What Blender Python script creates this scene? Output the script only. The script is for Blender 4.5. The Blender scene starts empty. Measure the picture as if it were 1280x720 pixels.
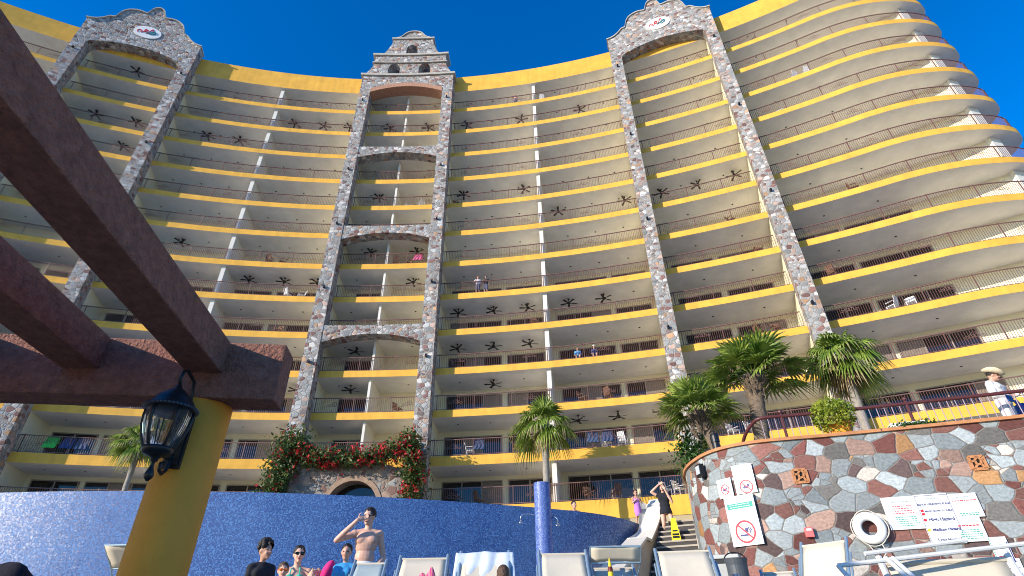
import bpy, bmesh, math, random
import numpy as np
from mathutils import Vector, Matrix
from mathutils import noise as mnoise

rad = math.radians
rnd = random.Random(11)
sc = bpy.context.scene
COL = sc.collection

# ------------------------------------------------------------------ camera
F_PX, PITCH, ROLL = 675.34, rad(32.799), rad(-0.977)
cam = bpy.data.cameras.new("camera")
cam_o = bpy.data.objects.new("camera", cam)
COL.objects.link(cam_o)
cam.sensor_width = 36.0
cam.lens = 36.0 * F_PX / 1280.0
cam.clip_start = 0.05
cam.clip_end = 6000.0
fwd = Vector((0, math.cos(PITCH), math.sin(PITCH)))
up0 = Vector((0, -math.sin(PITCH), math.cos(PITCH)))
rt0 = Vector((1, 0, 0))
rt = rt0 * math.cos(ROLL) + up0 * math.sin(ROLL)
upv = -rt0 * math.sin(ROLL) + up0 * math.cos(ROLL)
M = Matrix((rt, upv, -fwd)).transposed().to_4x4()
cam_o.matrix_world = M
sc.camera = cam_o

# ------------------------------------------------------------------ sky and sun
SUN_AZ, SUN_EL = rad(237.0), rad(17.0)          # azimuth clockwise from +Y, behind and left of the viewer
world = bpy.data.worlds.new("World")
sc.world = world
world.use_nodes = True
wn = world.node_tree
sky = wn.nodes.new("ShaderNodeTexSky")
sky.sky_type = 'NISHITA'
sky.sun_disc = False
sky.sun_elevation = SUN_EL
sky.sun_rotation = SUN_AZ
sky.altitude = 400
sky.air_density = 1.0
sky.dust_density = 0.2
sky.ozone_density = 3.0
hsv = wn.nodes.new("ShaderNodeHueSaturation")
hsv.inputs['Saturation'].default_value = 1.5
hsv.inputs['Value'].default_value = 1.5
hsv.inputs['Hue'].default_value = 0.512
wn.links.new(sky.outputs[0], hsv.inputs['Color'])
wn.links.new(hsv.outputs[0], wn.nodes['Background'].inputs[0])
wn.nodes['Background'].inputs[1].default_value = 0.15
sun = bpy.data.lights.new("sun", 'SUN')
sun.energy = 5.0
sun.angle = rad(0.5)
sun.color = (1.0, 0.90, 0.76)
sun_o = bpy.data.objects.new("sun", sun)
COL.objects.link(sun_o)
sdir = Vector((math.sin(SUN_AZ) * math.cos(SUN_EL), math.cos(SUN_AZ) * math.cos(SUN_EL), math.sin(SUN_EL)))
sun_o.rotation_euler = sdir.to_track_quat('Z', 'Y').to_euler()
sun_o.location = sdir * 60
sc.view_settings.view_transform = 'Standard'
sc.view_settings.look = 'None'
sc.view_settings.gamma = 1.0
sc.view_settings.exposure = 0.38
sc.view_settings.use_curve_mapping = False
sc.cycles.filter_width = 1.0

# ------------------------------------------------------------------ helpers
def ray(u, w):
    a2, b2 = (u - 640) / F_PX, (360 - w) / F_PX
    a = a2 * math.cos(ROLL) - b2 * math.sin(ROLL)
    b = a2 * math.sin(ROLL) + b2 * math.cos(ROLL)
    return Vector((a, math.cos(PITCH) - b * math.sin(PITCH), math.sin(PITCH) + b * math.cos(PITCH)))
def atz(u, w, z): d = ray(u, w); return d * (z / d.z)
def aty(u, w, y): d = ray(u, w); return d * (y / d.y)
CX, CY = -9.9, -38.7                             # centre of the curved facade
def pol(th, R, z=0.0): t = rad(th); return Vector((CX + R * math.sin(t), CY + R * math.cos(t), z))
def cyl(u, w, R):
    d = ray(u, w)
    a = d.x**2 + d.y**2; b = -2 * (d.x * CX + d.y * CY); c = CX * CX + CY * CY - R * R
    t = (-b + math.sqrt(b * b - 4 * a * c)) / (2 * a)
    p = d * t
    return p, math.degrees(math.atan2(p.x - CX, p.y - CY))
def fl(k): return (15.178 - k) * 3.0              # floor level of storey k counted from the roof

ORG = {}
def link(o):
    COL.objects.link(o); return o
def tag(o, label=None, cat=None, group=None, kind=None):
    if label: o['label'] = label
    if cat: o['category'] = cat
    if group: o['group'] = group
    if kind: o['kind'] = kind
    return o
def thing(name, label, cat, loc=(0, 0, 0), rz=0.0, group=None):
    o = link(bpy.data.objects.new(name, None))
    o.empty_display_size = 0.3
    o.location = loc; o.rotation_euler = (0, 0, rz)
    ORG[o.name] = Vector(loc)
    return tag(o, label, cat, group)
def copy_tree(o, parent=None):
    c = o.copy(); link(c)
    if parent: c.parent = parent
    ORG[c.name] = ORG.get(o.name, Vector())
    for ch in list(o.children): copy_tree(ch, c)
    return c

class MB:
    def __init__(s): s.v = []; s.f = []; s.m = []; s.uv = None
    def add(s, vs, fs, mi=0):
        n = len(s.v); s.v += [tuple(p) for p in vs]
        for f in fs: s.f.append(tuple(i + n for i in f)); s.m.append(mi)
    def quad(s, a, b, c, d, mi=0): s.add([a, b, c, d], [(0, 1, 2, 3)], mi)
    def hexa(s, p, mi=0):       # p: 4 bottom + 4 top
        s.add(p, [(3, 2, 1, 0), (4, 5, 6, 7), (0, 1, 5, 4), (1, 2, 6, 5), (2, 3, 7, 6), (3, 0, 4, 7)], mi)
    def box(s, c, size, rz=0.0, mi=0):
        c = Vector(c); hx, hy, hz = size[0] / 2, size[1] / 2, size[2] / 2
        cs, sn = math.cos(rz), math.sin(rz)
        P = []
        for z in (-hz, hz):
            for x, y in ((-hx, -hy), (hx, -hy), (hx, hy), (-hx, hy)):
                P.append((c.x + x * cs - y * sn, c.y + x * sn + y * cs, c.z + z))
        s.hexa(P, mi)
    def bar(s, p, q, w, h=None, up=(0, 0, 1), mi=0):
        p, q = Vector(p), Vector(q); h = h or w
        d = (q - p).normalized(); u = Vector(up)
        if abs(d.dot(u)) > 0.98: u = Vector((0, 1, 0))
        sx = d.cross(u).normalized() * (w / 2); sy = sx.cross(d).normalized() * (h / 2)
        P = [p - sx - sy, p + sx - sy, p + sx + sy, p - sx + sy]
        Q = [q - sx - sy, q + sx - sy, q + sx + sy, q - sx + sy]
        s.hexa(P + Q, mi)
    def tube(s, pts, r, n=8, mi=0, cap=True):
        pts = [Vector(p) for p in pts]; m = len(pts)
        rs = r if isinstance(r, (list, tuple)) else [r] * m
        ref = None; base = len(s.v)
        for i, p in enumerate(pts):
            d = (pts[min(i + 1, m - 1)] - pts[max(i - 1, 0)]).normalized()
            if ref is None:
                ref = Vector((0, 0, 1)) if abs(d.z) < 0.9 else Vector((1, 0, 0))
            a = (ref - d * ref.dot(d)).normalized(); ref = a; b = d.cross(a)
            for j in range(n):
                t = 2 * math.pi * j / n
                s.v.append(tuple(p + (a * math.cos(t) + b * math.sin(t)) * rs[i]))
        for i in range(m - 1):
            for j in range(n):
                k = (j + 1) % n
                s.f.append((base + i * n + j, base + i * n + k, base + (i + 1) * n + k, base + (i + 1) * n + j)); s.m.append(mi)
        if cap:
            s.f.append(tuple(base + j for j in reversed(range(n)))); s.m.append(mi)
            s.f.append(tuple(base + (m - 1) * n + j for j in range(n))); s.m.append(mi)
    def lathe(s, prof, c=(0, 0, 0), n=24, mi=0, axis=None):
        base = len(s.v); m = len(prof); c = Vector(c)
        for r, z in prof:
            for j in range(n):
                t = 2 * math.pi * j / n
                p = Vector((r * math.cos(t), r * math.sin(t), z))
                if axis is not None: p = axis @ p
                s.v.append(tuple(c + p))
        for i in range(m - 1):
            for j in range(n):
                k = (j + 1) % n
                s.f.append((base + i * n + j, base + i * n + k, base + (i + 1) * n + k, base + (i + 1) * n + j)); s.m.append(mi)
        s.f.append(tuple(base + j for j in reversed(range(n)))); s.m.append(mi)
        s.f.append(tuple(base + (m - 1) * n + j for j in range(n))); s.m.append(mi)
    def ball(s, c, r, n=12, mi=0, rot=None):
        c = Vector(c); r = (r, r, r) if not isinstance(r, (tuple, list)) else r
        k = n // 2; base = len(s.v)
        for i in range(k + 1):
            ph = math.pi * i / k
            for j in range(n):
                t = 2 * math.pi * j / n
                sr = max(math.sin(ph), 1e-3)
                p = Vector((r[0] * sr * math.cos(t), r[1] * sr * math.sin(t), -r[2] * math.cos(ph)))
                if rot is not None: p = rot @ p
                s.v.append(tuple(c + p))
        for i in range(k):
            for j in range(n):
                q = (j + 1) % n
                s.f.append((base + i * n + j, base + i * n + q, base + (i + 1) * n + q, base + (i + 1) * n + j)); s.m.append(mi)
        s.f.append(tuple(base + j for j in reversed(range(n)))); s.m.append(mi)
        s.f.append(tuple(base + k * n + j for j in range(n))); s.m.append(mi)
    def build(s, name, mats, parent=None, local=False, org=None, smooth=False, weld=False):
        me = bpy.data.meshes.new(name)
        off = Vector()
        if parent is not None and not local: off = ORG.get(parent.name, Vector())
        if org is not None: off = Vector(org)
        vs = [(p[0] - off.x, p[1] - off.y, p[2] - off.z) for p in s.v] if off.length > 0 else s.v
        me.from_pydata(vs, [], s.f)
        mats = mats if isinstance(mats, (list, tuple)) else [mats]
        for m_ in mats: me.materials.append(m_)
        if len(mats) > 1: me.polygons.foreach_set('material_index', s.m)
        if smooth: me.polygons.foreach_set('use_smooth', [True] * len(me.polygons))
        if weld:
            b_ = bmesh.new(); b_.from_mesh(me); bmesh.ops.remove_doubles(b_, verts=b_.verts, dist=1e-4); b_.to_mesh(me); b_.free()
        me.update()
        o = link(bpy.data.objects.new(name, me))
        if parent is not None: o.parent = parent; ORG[o.name] = off if not local else Vector()
        if org is not None: o.location = off; ORG[o.name] = off
        return o

def catmull(pts, n=6):
    pts = [Vector(p) for p in pts]; out = []
    for i in range(len(pts) - 1):
        p0, p1, p2, p3 = pts[max(i - 1, 0)], pts[i], pts[i + 1], pts[min(i + 2, len(pts) - 1)]
        for j in range(n):
            t = j / n
            out.append(0.5 * ((2 * p1) + (p2 - p0) * t + (2 * p0 - 5 * p1 + 4 * p2 - p3) * t * t + (3 * p1 - p0 - 3 * p2 + p3) * t**3))
    out.append(pts[-1]); return out
def resample(pts, step):
    out = [pts[0].copy()]; acc = 0.0
    for a, b in zip(pts, pts[1:]):
        L = (b - a).length; t = step - acc
        while t <= L:
            out.append(a + (b - a) * (t / L)); t += step
        acc = L - (t - step)
    return out
def offset(pts, d):     # to the left of travel for positive d
    out = []
    for i, p in enumerate(pts):
        a, b = pts[max(i - 1, 0)], pts[min(i + 1, len(pts) - 1)]
        t = (b - a).normalized()
        out.append(p + Vector((-t.y, t.x, 0)) * d)
    return out

# ------------------------------------------------------------------ materials
def newmat(name):
    m = bpy.data.materials.new(name); m.use_nodes = True
    nt = m.node_tree; return m, nt, nt.nodes['Principled BSDF']
def N(nt, t, **kw):
    n = nt.nodes.new(t)
    for k, v in kw.items():
        if k in n.inputs: n.inputs[k].default_value = v
        else: setattr(n, k, v)
    return n
def rgba(c): return (c[0], c[1], c[2], 1)
def paint(name, col, rough=0.7, var=0.15, scale=3.0, bump=0.0, bscale=40.0, metal=0.0, spec=0.4, streak=0.0):
    m, nt, b = newmat(name); L = nt.links
    tc = N(nt, 'ShaderNodeTexCoord')
    ns = N(nt, 'ShaderNodeTexNoise', Scale=scale, Detail=6.0, Roughness=0.65)
    L.new(tc.outputs['Object'], ns.inputs['Vector'])
    mp = N(nt, 'ShaderNodeMapRange'); mp.inputs['From Min'].default_value = 0.3; mp.inputs['From Max'].default_value = 0.7
    mp.inputs['To Min'].default_value = 1 - var; mp.inputs['To Max'].default_value = 1 + var * 0.6
    L.new(ns.outputs['Fac'], mp.inputs['Value'])
    mx = N(nt, 'ShaderNodeVectorMath', operation='SCALE'); mx.inputs[0].default_value = col
    L.new(mp.outputs[0], mx.inputs['Scale'])
    out = mx.outputs[0]
    if streak:
        mpg = N(nt, 'ShaderNodeMapping'); mpg.inputs['Scale'].default_value = (2.2, 2.2, 0.18)
        n2 = N(nt, 'ShaderNodeTexNoise', Scale=1.3, Detail=5.0)
        L.new(tc.outputs['Object'], mpg.inputs[0]); L.new(mpg.outputs[0], n2.inputs['Vector'])
        m2 = N(nt, 'ShaderNodeMapRange'); m2.inputs['From Min'].default_value = 0.35; m2.inputs['From Max'].default_value = 0.6
        m2.inputs['To Min'].default_value = 1 - streak; m2.inputs['To Max'].default_value = 1.0
        L.new(n2.outputs['Fac'], m2.inputs['Value'])
        v2 = N(nt, 'ShaderNodeVectorMath', operation='SCALE')
        L.new(out, v2.inputs[0]); L.new(m2.outputs[0], v2.inputs['Scale']); out = v2.outputs[0]
    L.new(out, b.inputs['Base Color'])
    b.inputs['Roughness'].default_value = rough; b.inputs['Metallic'].default_value = metal
    b.inputs['Specular IOR Level'].default_value = spec
    if bump:
        n3 = N(nt, 'ShaderNodeTexNoise', Scale=bscale, Detail=4.0, Roughness=0.6)
        L.new(tc.outputs['Object'], n3.inputs['Vector'])
        bp = N(nt, 'ShaderNodeBump', Strength=min(1.0, bump), Distance=0.05 if bump >= 1.0 else 0.02)
        L.new(n3.outputs['Fac'], bp.inputs['Height']); L.new(bp.outputs[0], b.inputs['Normal'])
    return m
def stone(name, scale, stretch=(1, 1, 1), uv=False, mortar=0.05, cols=None, mcol=(0.30, 0.27, 0.24), bump=0.6, warp=0.25):
    m, nt, b = newmat(name); L = nt.links
    tc = N(nt, 'ShaderNodeTexCoord')
    mp = N(nt, 'ShaderNodeMapping'); mp.inputs['Scale'].default_value = stretch
    L.new(tc.outputs['UV' if uv else 'Object'], mp.inputs[0])
    wn_ = N(nt, 'ShaderNodeTexNoise', Scale=scale * 1.1, Detail=3.0)
    L.new(mp.outputs[0], wn_.inputs['Vector'])
    sb = N(nt, 'ShaderNodeVectorMath', operation='SUBTRACT'); sb.inputs[1].default_value = (0.5, 0.5, 0.5)
    L.new(wn_.outputs['Color'], sb.inputs[0])
    ss = N(nt, 'ShaderNodeVectorMath', operation='SCALE'); ss.inputs['Scale'].default_value = warp / scale
    L.new(sb.outputs[0], ss.inputs[0])
    ad = N(nt, 'ShaderNodeVectorMath', operation='ADD')
    L.new(mp.outputs[0], ad.inputs[0]); L.new(ss.outputs[0], ad.inputs[1])
    dims = '2D' if uv else '3D'
    v1 = N(nt, 'ShaderNodeTexVoronoi', voronoi_dimensions=dims, feature='F1', Scale=scale, Randomness=0.85)
    v2 = N(nt, 'ShaderNodeTexVoronoi', voronoi_dimensions=dims, feature='DISTANCE_TO_EDGE', Scale=scale, Randomness=0.85)
    L.new(ad.outputs[0], v1.inputs['Vector']); L.new(ad.outputs[0], v2.inputs['Vector'])
    v3 = N(nt, 'ShaderNodeTexVoronoi', voronoi_dimensions=dims, feature='F1', Scale=scale * 1.8, Randomness=0.8)
    v4 = N(nt, 'ShaderNodeTexVoronoi', voronoi_dimensions=dims, feature='DISTANCE_TO_EDGE', Scale=scale * 1.8, Randomness=0.8)
    L.new(ad.outputs[0], v3.inputs['Vector']); L.new(ad.outputs[0], v4.inputs['Vector'])
    s0 = N(nt, 'ShaderNodeSeparateColor'); L.new(v1.outputs['Color'], s0.inputs[0])
    msk = N(nt, 'ShaderNodeMath', operation='GREATER_THAN'); msk.inputs[1].default_value = 0.74; L.new(s0.outputs[2], msk.inputs[0])
    mcx = N(nt, 'ShaderNodeMix', data_type='RGBA'); L.new(msk.outputs[0], mcx.inputs['Factor']); L.new(v1.outputs['Color'], mcx.inputs['A']); L.new(v3.outputs['Color'], mcx.inputs['B'])
    hf = N(nt, 'ShaderNodeMath', operation='MULTIPLY_ADD'); hf.inputs[1].default_value = 0.75; L.new(v4.outputs['Distance'], hf.inputs[0])
    iv = N(nt, 'ShaderNodeMath', operation='SUBTRACT'); iv.inputs[0].default_value = 1.0; L.new(msk.outputs[0], iv.inputs[1]); L.new(iv.outputs[0], hf.inputs[2])
    mn = N(nt, 'ShaderNodeMath', operation='MINIMUM'); L.new(v2.outputs['Distance'], mn.inputs[0]); L.new(hf.outputs[0], mn.inputs[1])
    sx = N(nt, 'ShaderNodeSeparateColor'); L.new(mcx.outputs['Result'], sx.inputs[0])
    rp = N(nt, 'ShaderNodeValToRGB'); rp.color_ramp.interpolation = 'CONSTANT'
    els = rp.color_ramp.elements
    while len(els) > 1: els.remove(els[-1])
    acc = 0.0
    for i, (c, wgt) in enumerate(cols):
        e = els[0] if i == 0 else els.new(acc)
        e.position = acc; e.color = rgba(c); acc += wgt
    L.new(sx.outputs[0], rp.inputs[0])
    nv = N(nt, 'ShaderNodeTexNoise', Scale=scale * 6, Detail=10.0, Roughness=0.75); L.new(mp.outputs[0], nv.inputs['Vector'])
    mr = N(nt, 'ShaderNodeMapRange'); mr.inputs['From Min'].default_value = 0.3; mr.inputs['From Max'].default_value = 0.7
    mr.inputs['To Min'].default_value = 0.55; mr.inputs['To Max'].default_value = 1.35
    L.new(nv.outputs['Fac'], mr.inputs['Value'])
    tone = N(nt, 'ShaderNodeMapRange'); tone.inputs['To Min'].default_value = 0.65; tone.inputs['To Max'].default_value = 1.3
    L.new(sx.outputs[1], tone.inputs['Value'])
    mm = N(nt, 'ShaderNodeMath', operation='MULTIPLY'); L.new(mr.outputs[0], mm.inputs[0]); L.new(tone.outputs[0], mm.inputs[1])
    sc_ = N(nt, 'ShaderNodeVectorMath', operation='SCALE'); L.new(rp.outputs[0], sc_.inputs[0]); L.new(mm.outputs[0], sc_.inputs['Scale'])
    ed = N(nt, 'ShaderNodeMapRange'); ed.inputs['From Min'].default_value = mortar * 0.6; ed.inputs['From Max'].default_value = mortar * 1.3
    L.new(mn.outputs[0], ed.inputs['Value'])
    mix = N(nt, 'ShaderNodeMix', data_type='RGBA'); mix.inputs['A'].default_value = rgba(mcol)
    L.new(ed.outputs[0], mix.inputs['Factor']); L.new(sc_.outputs[0], mix.inputs['B'])
    L.new(mix.outputs['Result'], b.inputs['Base Color'])
    b.inputs['Roughness'].default_value = 0.8; b.inputs['Specular IOR Level'].default_value = 0.3
    e2 = N(nt, 'ShaderNodeMapRange'); e2.inputs['From Max'].default_value = mortar * 2.5
    L.new(mn.outputs[0], e2.inputs['Value'])
    h1 = N(nt, 'ShaderNodeMath', operation='MULTIPLY_ADD'); h1.inputs[1].default_value = 0.35
    L.new(nv.outputs['Fac'], h1.inputs[0]); L.new(e2.outputs[0], h1.inputs[2])
    bp = N(nt, 'ShaderNodeBump', Strength=bump, Distance=0.07)
    L.new(h1.outputs[0], bp.inputs['Height']); L.new(bp.outputs[0], b.inputs['Normal'])
    return m
STONES = [((0.28, 0.315, 0.32), .18), ((0.185, 0.07, 0.058), .17), ((0.36, 0.395, 0.395), .13), ((0.12, 0.08, 0.075), .05), ((0.40, 0.26, 0.205), .08),
          ((0.22, 0.24, 0.24), .08), ((0.25, 0.115, 0.092), .16), ((0.44, 0.24, 0.105), .04), ((0.55, 0.49, 0.42), .04), ((0.18, 0.17, 0.155), .07)]
def shuffled(seed):
    l = STONES[:]; random.Random(seed).shuffle(l); return l
TST = [((0.32, 0.325, 0.32), .20), ((0.21, 0.115, 0.10), .13), ((0.43, 0.43, 0.42), .17), ((0.18, 0.145, 0.135), .06), ((0.45, 0.32, 0.26), .11), ((0.26, 0.265, 0.26), .16), ((0.48, 0.29, 0.17), .05), ((0.52, 0.48, 0.44), .12)]
M_tower = stone('tower_stone', 2.9, cols=TST, mortar=0.05, mcol=(0.30, 0.275, 0.25), bump=0.5, stretch=(1, 1, 1.25))
M_wallstone = stone('wall_stone', 3.3, stretch=(0.72, 1.0, 1), uv=True, cols=shuffled(8), mortar=0.024, mcol=(0.215, 0.19, 0.165), bump=0.38, warp=0.30)
M_yellow = paint('yellow_paint', (0.78, 0.42, 0.055), 0.75, 0.16, 1.1, 0.2, 25, streak=0.10)
M_soffit = paint('white_soffit', (0.78, 0.745, 0.68), 0.8, 0.12, 0.9, 0.05, 12)
M_cream = paint('cream_stucco', (0.80, 0.73, 0.52), 0.8, 0.06, 1.0, 0.1, 30)
M_fin = paint('white_stucco', (0.70, 0.67, 0.60), 0.8, 0.05, 1.0)
M_rail = paint('brown_metal', (0.17, 0.085, 0.07), 0.45, 0.1, 4.0)
M_frame = paint('window_frame', (0.30, 0.24, 0.20), 0.5, 0.05)
M_trimstone = paint('trim_stone', (0.44, 0.41, 0.35), 0.8, 0.2, 3.0, 0.2, 20)
M_brick = paint('terracotta_brick', (0.42, 0.225, 0.145), 0.85, 0.3, 6.0, 0.4, 12)
M_tan = paint('tan_wall', (0.40, 0.33, 0.20), 0.85, 0.12, 1.5)
def glassmat(name, tint, rough=0.03):
    m, nt, b = newmat(name); L = nt.links
    tc = N(nt, 'ShaderNodeTexCoord'); n = N(nt, 'ShaderNodeTexNoise', Scale=0.6)
    L.new(tc.outputs['Object'], n.inputs['Vector'])
    r = N(nt, 'ShaderNodeMapRange'); r.inputs['To Min'].default_value = 0.4; r.inputs['To Max'].default_value = 1.5
    L.new(n.outputs['Fac'], r.inputs['Value'])
    s = N(nt, 'ShaderNodeVectorMath', operation='SCALE'); s.inputs[0].default_value = tint; L.new(r.outputs[0], s.inputs['Scale'])
    L.new(s.outputs[0], b.inputs['Base Color'])
    b.inputs['Roughness'].default_value = rough; b.inputs['Specular IOR Level'].default_value = 0.5
    return m
M_glass = glassmat('dark_glass', (0.018, 0.015, 0.014))
M_curtain = paint('curtain', (0.20, 0.165, 0.14), 0.9, 0.25, 8)
M_black = paint('black_metal', (0.012, 0.012, 0.014), 0.4, 0.2)
M_fan = paint('dark_fan_wood', (0.022, 0.015, 0.012), 0.5, 0.2)
M_beam = paint('brown_stucco', (0.31, 0.135, 0.09), 0.9, 0.35, 14.0, 1.0, 30)
M_ochre = paint('ochre_stucco', (0.80, 0.33, 0.04), 0.8, 0.10, 3.0, 0.2, 45)
M_deck = paint('deck_paving', (0.36, 0.315, 0.27), 0.85, 0.2, 0.7, 0.1, 10)
M_ground = paint('pool_paving', (0.31, 0.275, 0.24), 0.85, 0.2, 0.5, 0.1, 10)
M_coping = paint('terracotta_coping', (0.50, 0.22, 0.09), 0.7, 0.25, 5.0, 0.2, 30)
M_creamwall = paint('cream_concrete', (0.58, 0.49, 0.36), 0.85, 0.15, 2.0, 0.2, 30)
M_white = paint('white_paint', (0.80, 0.79, 0.75), 0.5, 0.06, 2.0)
M_slide = paint('slide_gelcoat', (0.76, 0.73, 0.64), 0.35, 0.08, 2.5)
M_alu = paint('blue_grey_metal', (0.30, 0.40, 0.47), 0.35, 0.1, 6.0, metal=0.5)
M_sling = paint('cream_sling', (0.58, 0.52, 0.41), 0.85, 0.06, 5.0, 0.15, 160)
M_signwhite = paint('sign_white', (0.80, 0.81, 0.80), 0.45, 0.04)
M_signred = paint('sign_red', (0.62, 0.02, 0.04), 0.5, 0.05)
M_signgreen = paint('sign_green', (0.02, 0.32, 0.24), 0.5, 0.05)
M_signblue = paint('sign_navy', (0.03, 0.035, 0.16), 0.5, 0.05)
M_signgrey = paint('sign_grey', (0.35, 0.42, 0.42), 0.5, 0.05)
M_signyellow = paint('sign_yellow', (0.80, 0.55, 0.02), 0.5, 0.05)
M_dark = paint('shade_black', (0.01, 0.009, 0.008), 0.9, 0.0)

def mosaic(name, lo, hi, tile=0.036):
    m, nt, b = newmat(name); L = nt.links
    tc = N(nt, 'ShaderNodeTexCoord')
    sc1 = N(nt, 'ShaderNodeVectorMath', operation='SCALE'); sc1.inputs['Scale'].default_value = 1 / tile
    L.new(tc.outputs['UV'], sc1.inputs[0])
    flr = N(nt, 'ShaderNodeVectorMath', operation='FLOOR'); L.new(sc1.outputs[0], flr.inputs[0])
    wnz = N(nt, 'ShaderNodeTexWhiteNoise', noise_dimensions='2D'); L.new(flr.outputs[0], wnz.inputs['Vector'])
    rp = N(nt, 'ShaderNodeValToRGB'); els = rp.color_ramp.elements
    els[0].color = rgba(lo); els[0].position = 0.0
    els[1].color = rgba(hi); els[1].position = 1.0
    e = els.new(0.55); e.color = rgba([l * 0.6 + h * 0.25 for l, h in zip(lo, hi)])
    L.new(wnz.outputs['Value'], rp.inputs[0])
    fr = N(nt, 'ShaderNodeVectorMath', operation='FRACTION'); L.new(sc1.outputs[0], fr.inputs[0])
    sp = N(nt, 'ShaderNodeSeparateXYZ'); L.new(fr.outputs[0], sp.inputs[0])
    gx = N(nt, 'ShaderNodeMath', operation='LESS_THAN'); gx.inputs[1].default_value = 0.10; L.new(sp.outputs[0], gx.inputs[0])
    gy = N(nt, 'ShaderNodeMath', operation='LESS_THAN'); gy.inputs[1].default_value = 0.10; L.new(sp.outputs[1], gy.inputs[0])
    g = N(nt, 'ShaderNodeMath', operation='MAXIMUM'); L.new(gx.outputs[0], g.inputs[0]); L.new(gy.outputs[0], g.inputs[1])
    mix = N(nt, 'ShaderNodeMix', data_type='RGBA'); mix.inputs['B'].default_value = (0.10, 0.15, 0.34, 1)
    L.new(g.outputs[0], mix.inputs['Factor']); L.new(rp.outputs[0], mix.inputs['A'])
    # lime and wear in broad patches
    nz = N(nt, 'ShaderNodeTexNoise', Scale=0.9, Detail=5.0); L.new(tc.outputs['UV'], nz.inputs['Vector'])
    mr = N(nt, 'ShaderNodeMapRange'); mr.inputs['From Min'].default_value = 0.45; mr.inputs['From Max'].default_value = 0.8; mr.inputs['To Max'].default_value = 0.25
    L.new(nz.outputs['Fac'], mr.inputs['Value'])
    mix2 = N(nt, 'ShaderNodeMix', data_type='RGBA'); mix2.inputs['B'].default_value = (0.16, 0.28, 0.50, 1)
    L.new(mr.outputs[0], mix2.inputs['Factor']); L.new(mix.outputs['Result'], mix2.inputs['A'])
    L.new(mix2.outputs['Result'], b.inputs['Base Color'])
    b.inputs['Roughness'].default_value = 0.42; b.inputs['Specular IOR Level'].default_value = 0.35
    geo = N(nt, 'ShaderNodeNewGeometry')
    sb = N(nt, 'ShaderNodeVectorMath', operation='SUBTRACT'); sb.inputs[1].default_value = (0.5, 0.5, 0.5); L.new(wnz.outputs['Color'], sb.inputs[0])
    ss = N(nt, 'ShaderNodeVectorMath', operation='SCALE'); ss.inputs['Scale'].default_value = 0.20; L.new(sb.outputs[0], ss.inputs[0])
    ad = N(nt, 'ShaderNodeVectorMath', operation='ADD'); L.new(geo.outputs['Normal'], ad.inputs[0]); L.new(ss.outputs[0], ad.inputs[1])
    nm = N(nt, 'ShaderNodeVectorMath', operation='NORMALIZE'); L.new(ad.outputs[0], nm.inputs[0])
    L.new(nm.outputs[0], b.inputs['Normal'])
    return m
M_tile = mosaic('blue_mosaic', (0.010, 0.05, 0.20), (0.155, 0.33, 0.64), 0.025)
M_tile2 = mosaic('pillar_mosaic', (0.05, 0.09, 0.33), (0.22, 0.32, 0.64), 0.02)

def leafmat(name, c1, c2, trans=0.35):
    m, nt, b = newmat(name); L = nt.links
    tc = N(nt, 'ShaderNodeTexCoord'); n = N(nt, 'ShaderNodeTexNoise', Scale=2.5, Detail=4.0)
    L.new(tc.outputs['Object'], n.inputs['Vector'])
    rp = N(nt, 'ShaderNodeValToRGB'); e = rp.color_ramp.elements
    e[0].position = 0.35; e[0].color = rgba(c1); e[1].position = 0.68; e[1].color = rgba(c2)
    L.new(n.outputs['Fac'], rp.inputs[0]); L.new(rp.outputs[0], b.inputs['Base Color'])
    b.inputs['Roughness'].default_value = 0.45; b.inputs['Specular IOR Level'].default_value = 0.35
    tr = N(nt, 'ShaderNodeBsdfTranslucent'); L.new(rp.outputs[0], tr.inputs['Color'])
    ms = N(nt, 'ShaderNodeMixShader'); ms.inputs[0].default_value = trans
    L.new(b.outputs[0], ms.inputs[1]); L.new(tr.outputs[0], ms.inputs[2])
    L.new(ms.outputs[0], nt.nodes['Material Output'].inputs['Surface'])
    return m
M_palm = leafmat('palm_green', (0.10, 0.19, 0.025), (0.37, 0.46, 0.09))
M_palmtip = leafmat('palm_tip', (0.28, 0.27, 0.10), (0.50, 0.45, 0.24))
M_dead = leafmat('palm_dead', (0.22, 0.15, 0.07), (0.46, 0.36, 0.20), 0.2)
M_bark = paint('palm_bark', (0.20, 0.15, 0.11), 0.95, 0.45, 9.0, 1.0, 22)
M_barkgrey = paint('palm_bark_grey', (0.30, 0.27, 0.23), 0.95, 0.3, 9.0, 0.8, 22)
M_boug = leafmat('bougainvillea_leaf', (0.03, 0.07, 0.016), (0.12, 0.17, 0.045), 0.25)
M_bract = leafmat('red_bract', (0.42, 0.012, 0.02), (0.70, 0.05, 0.05), 0.3)
M_bushleaf = leafmat('bright_leaf', (0.16, 0.24, 0.02), (0.38, 0.42, 0.05), 0.3)
M_shrub = leafmat('shrub_leaf', (0.02, 0.07, 0.012), (0.07, 0.15, 0.03), 0.25)

def skin(name, c):
    m = paint(name, c, 0.5, 0.10, 12.0)
    b = m.node_tree.nodes['Principled BSDF']
    b.inputs['Subsurface Weight'].default_value = 0.08; b.inputs['Subsurface Scale'].default_value = 0.02
    return m
M_skin = skin('skin', (0.64, 0.38, 0.28)); M_skin2 = skin('skin_tan', (0.52, 0.29, 0.20))
M_hair = paint('dark_hair', (0.018, 0.012, 0.010), 0.5, 0.3, 20.0, 0.6, 60)
M_hairb = paint('brown_hair', (0.10, 0.055, 0.03), 0.5, 0.3, 20.0, 0.6, 60)
def cloth(name, c, var=0.12, sc_=7.0): return paint(name, c, 0.9, var, sc_, 0.25, 30)

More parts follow.
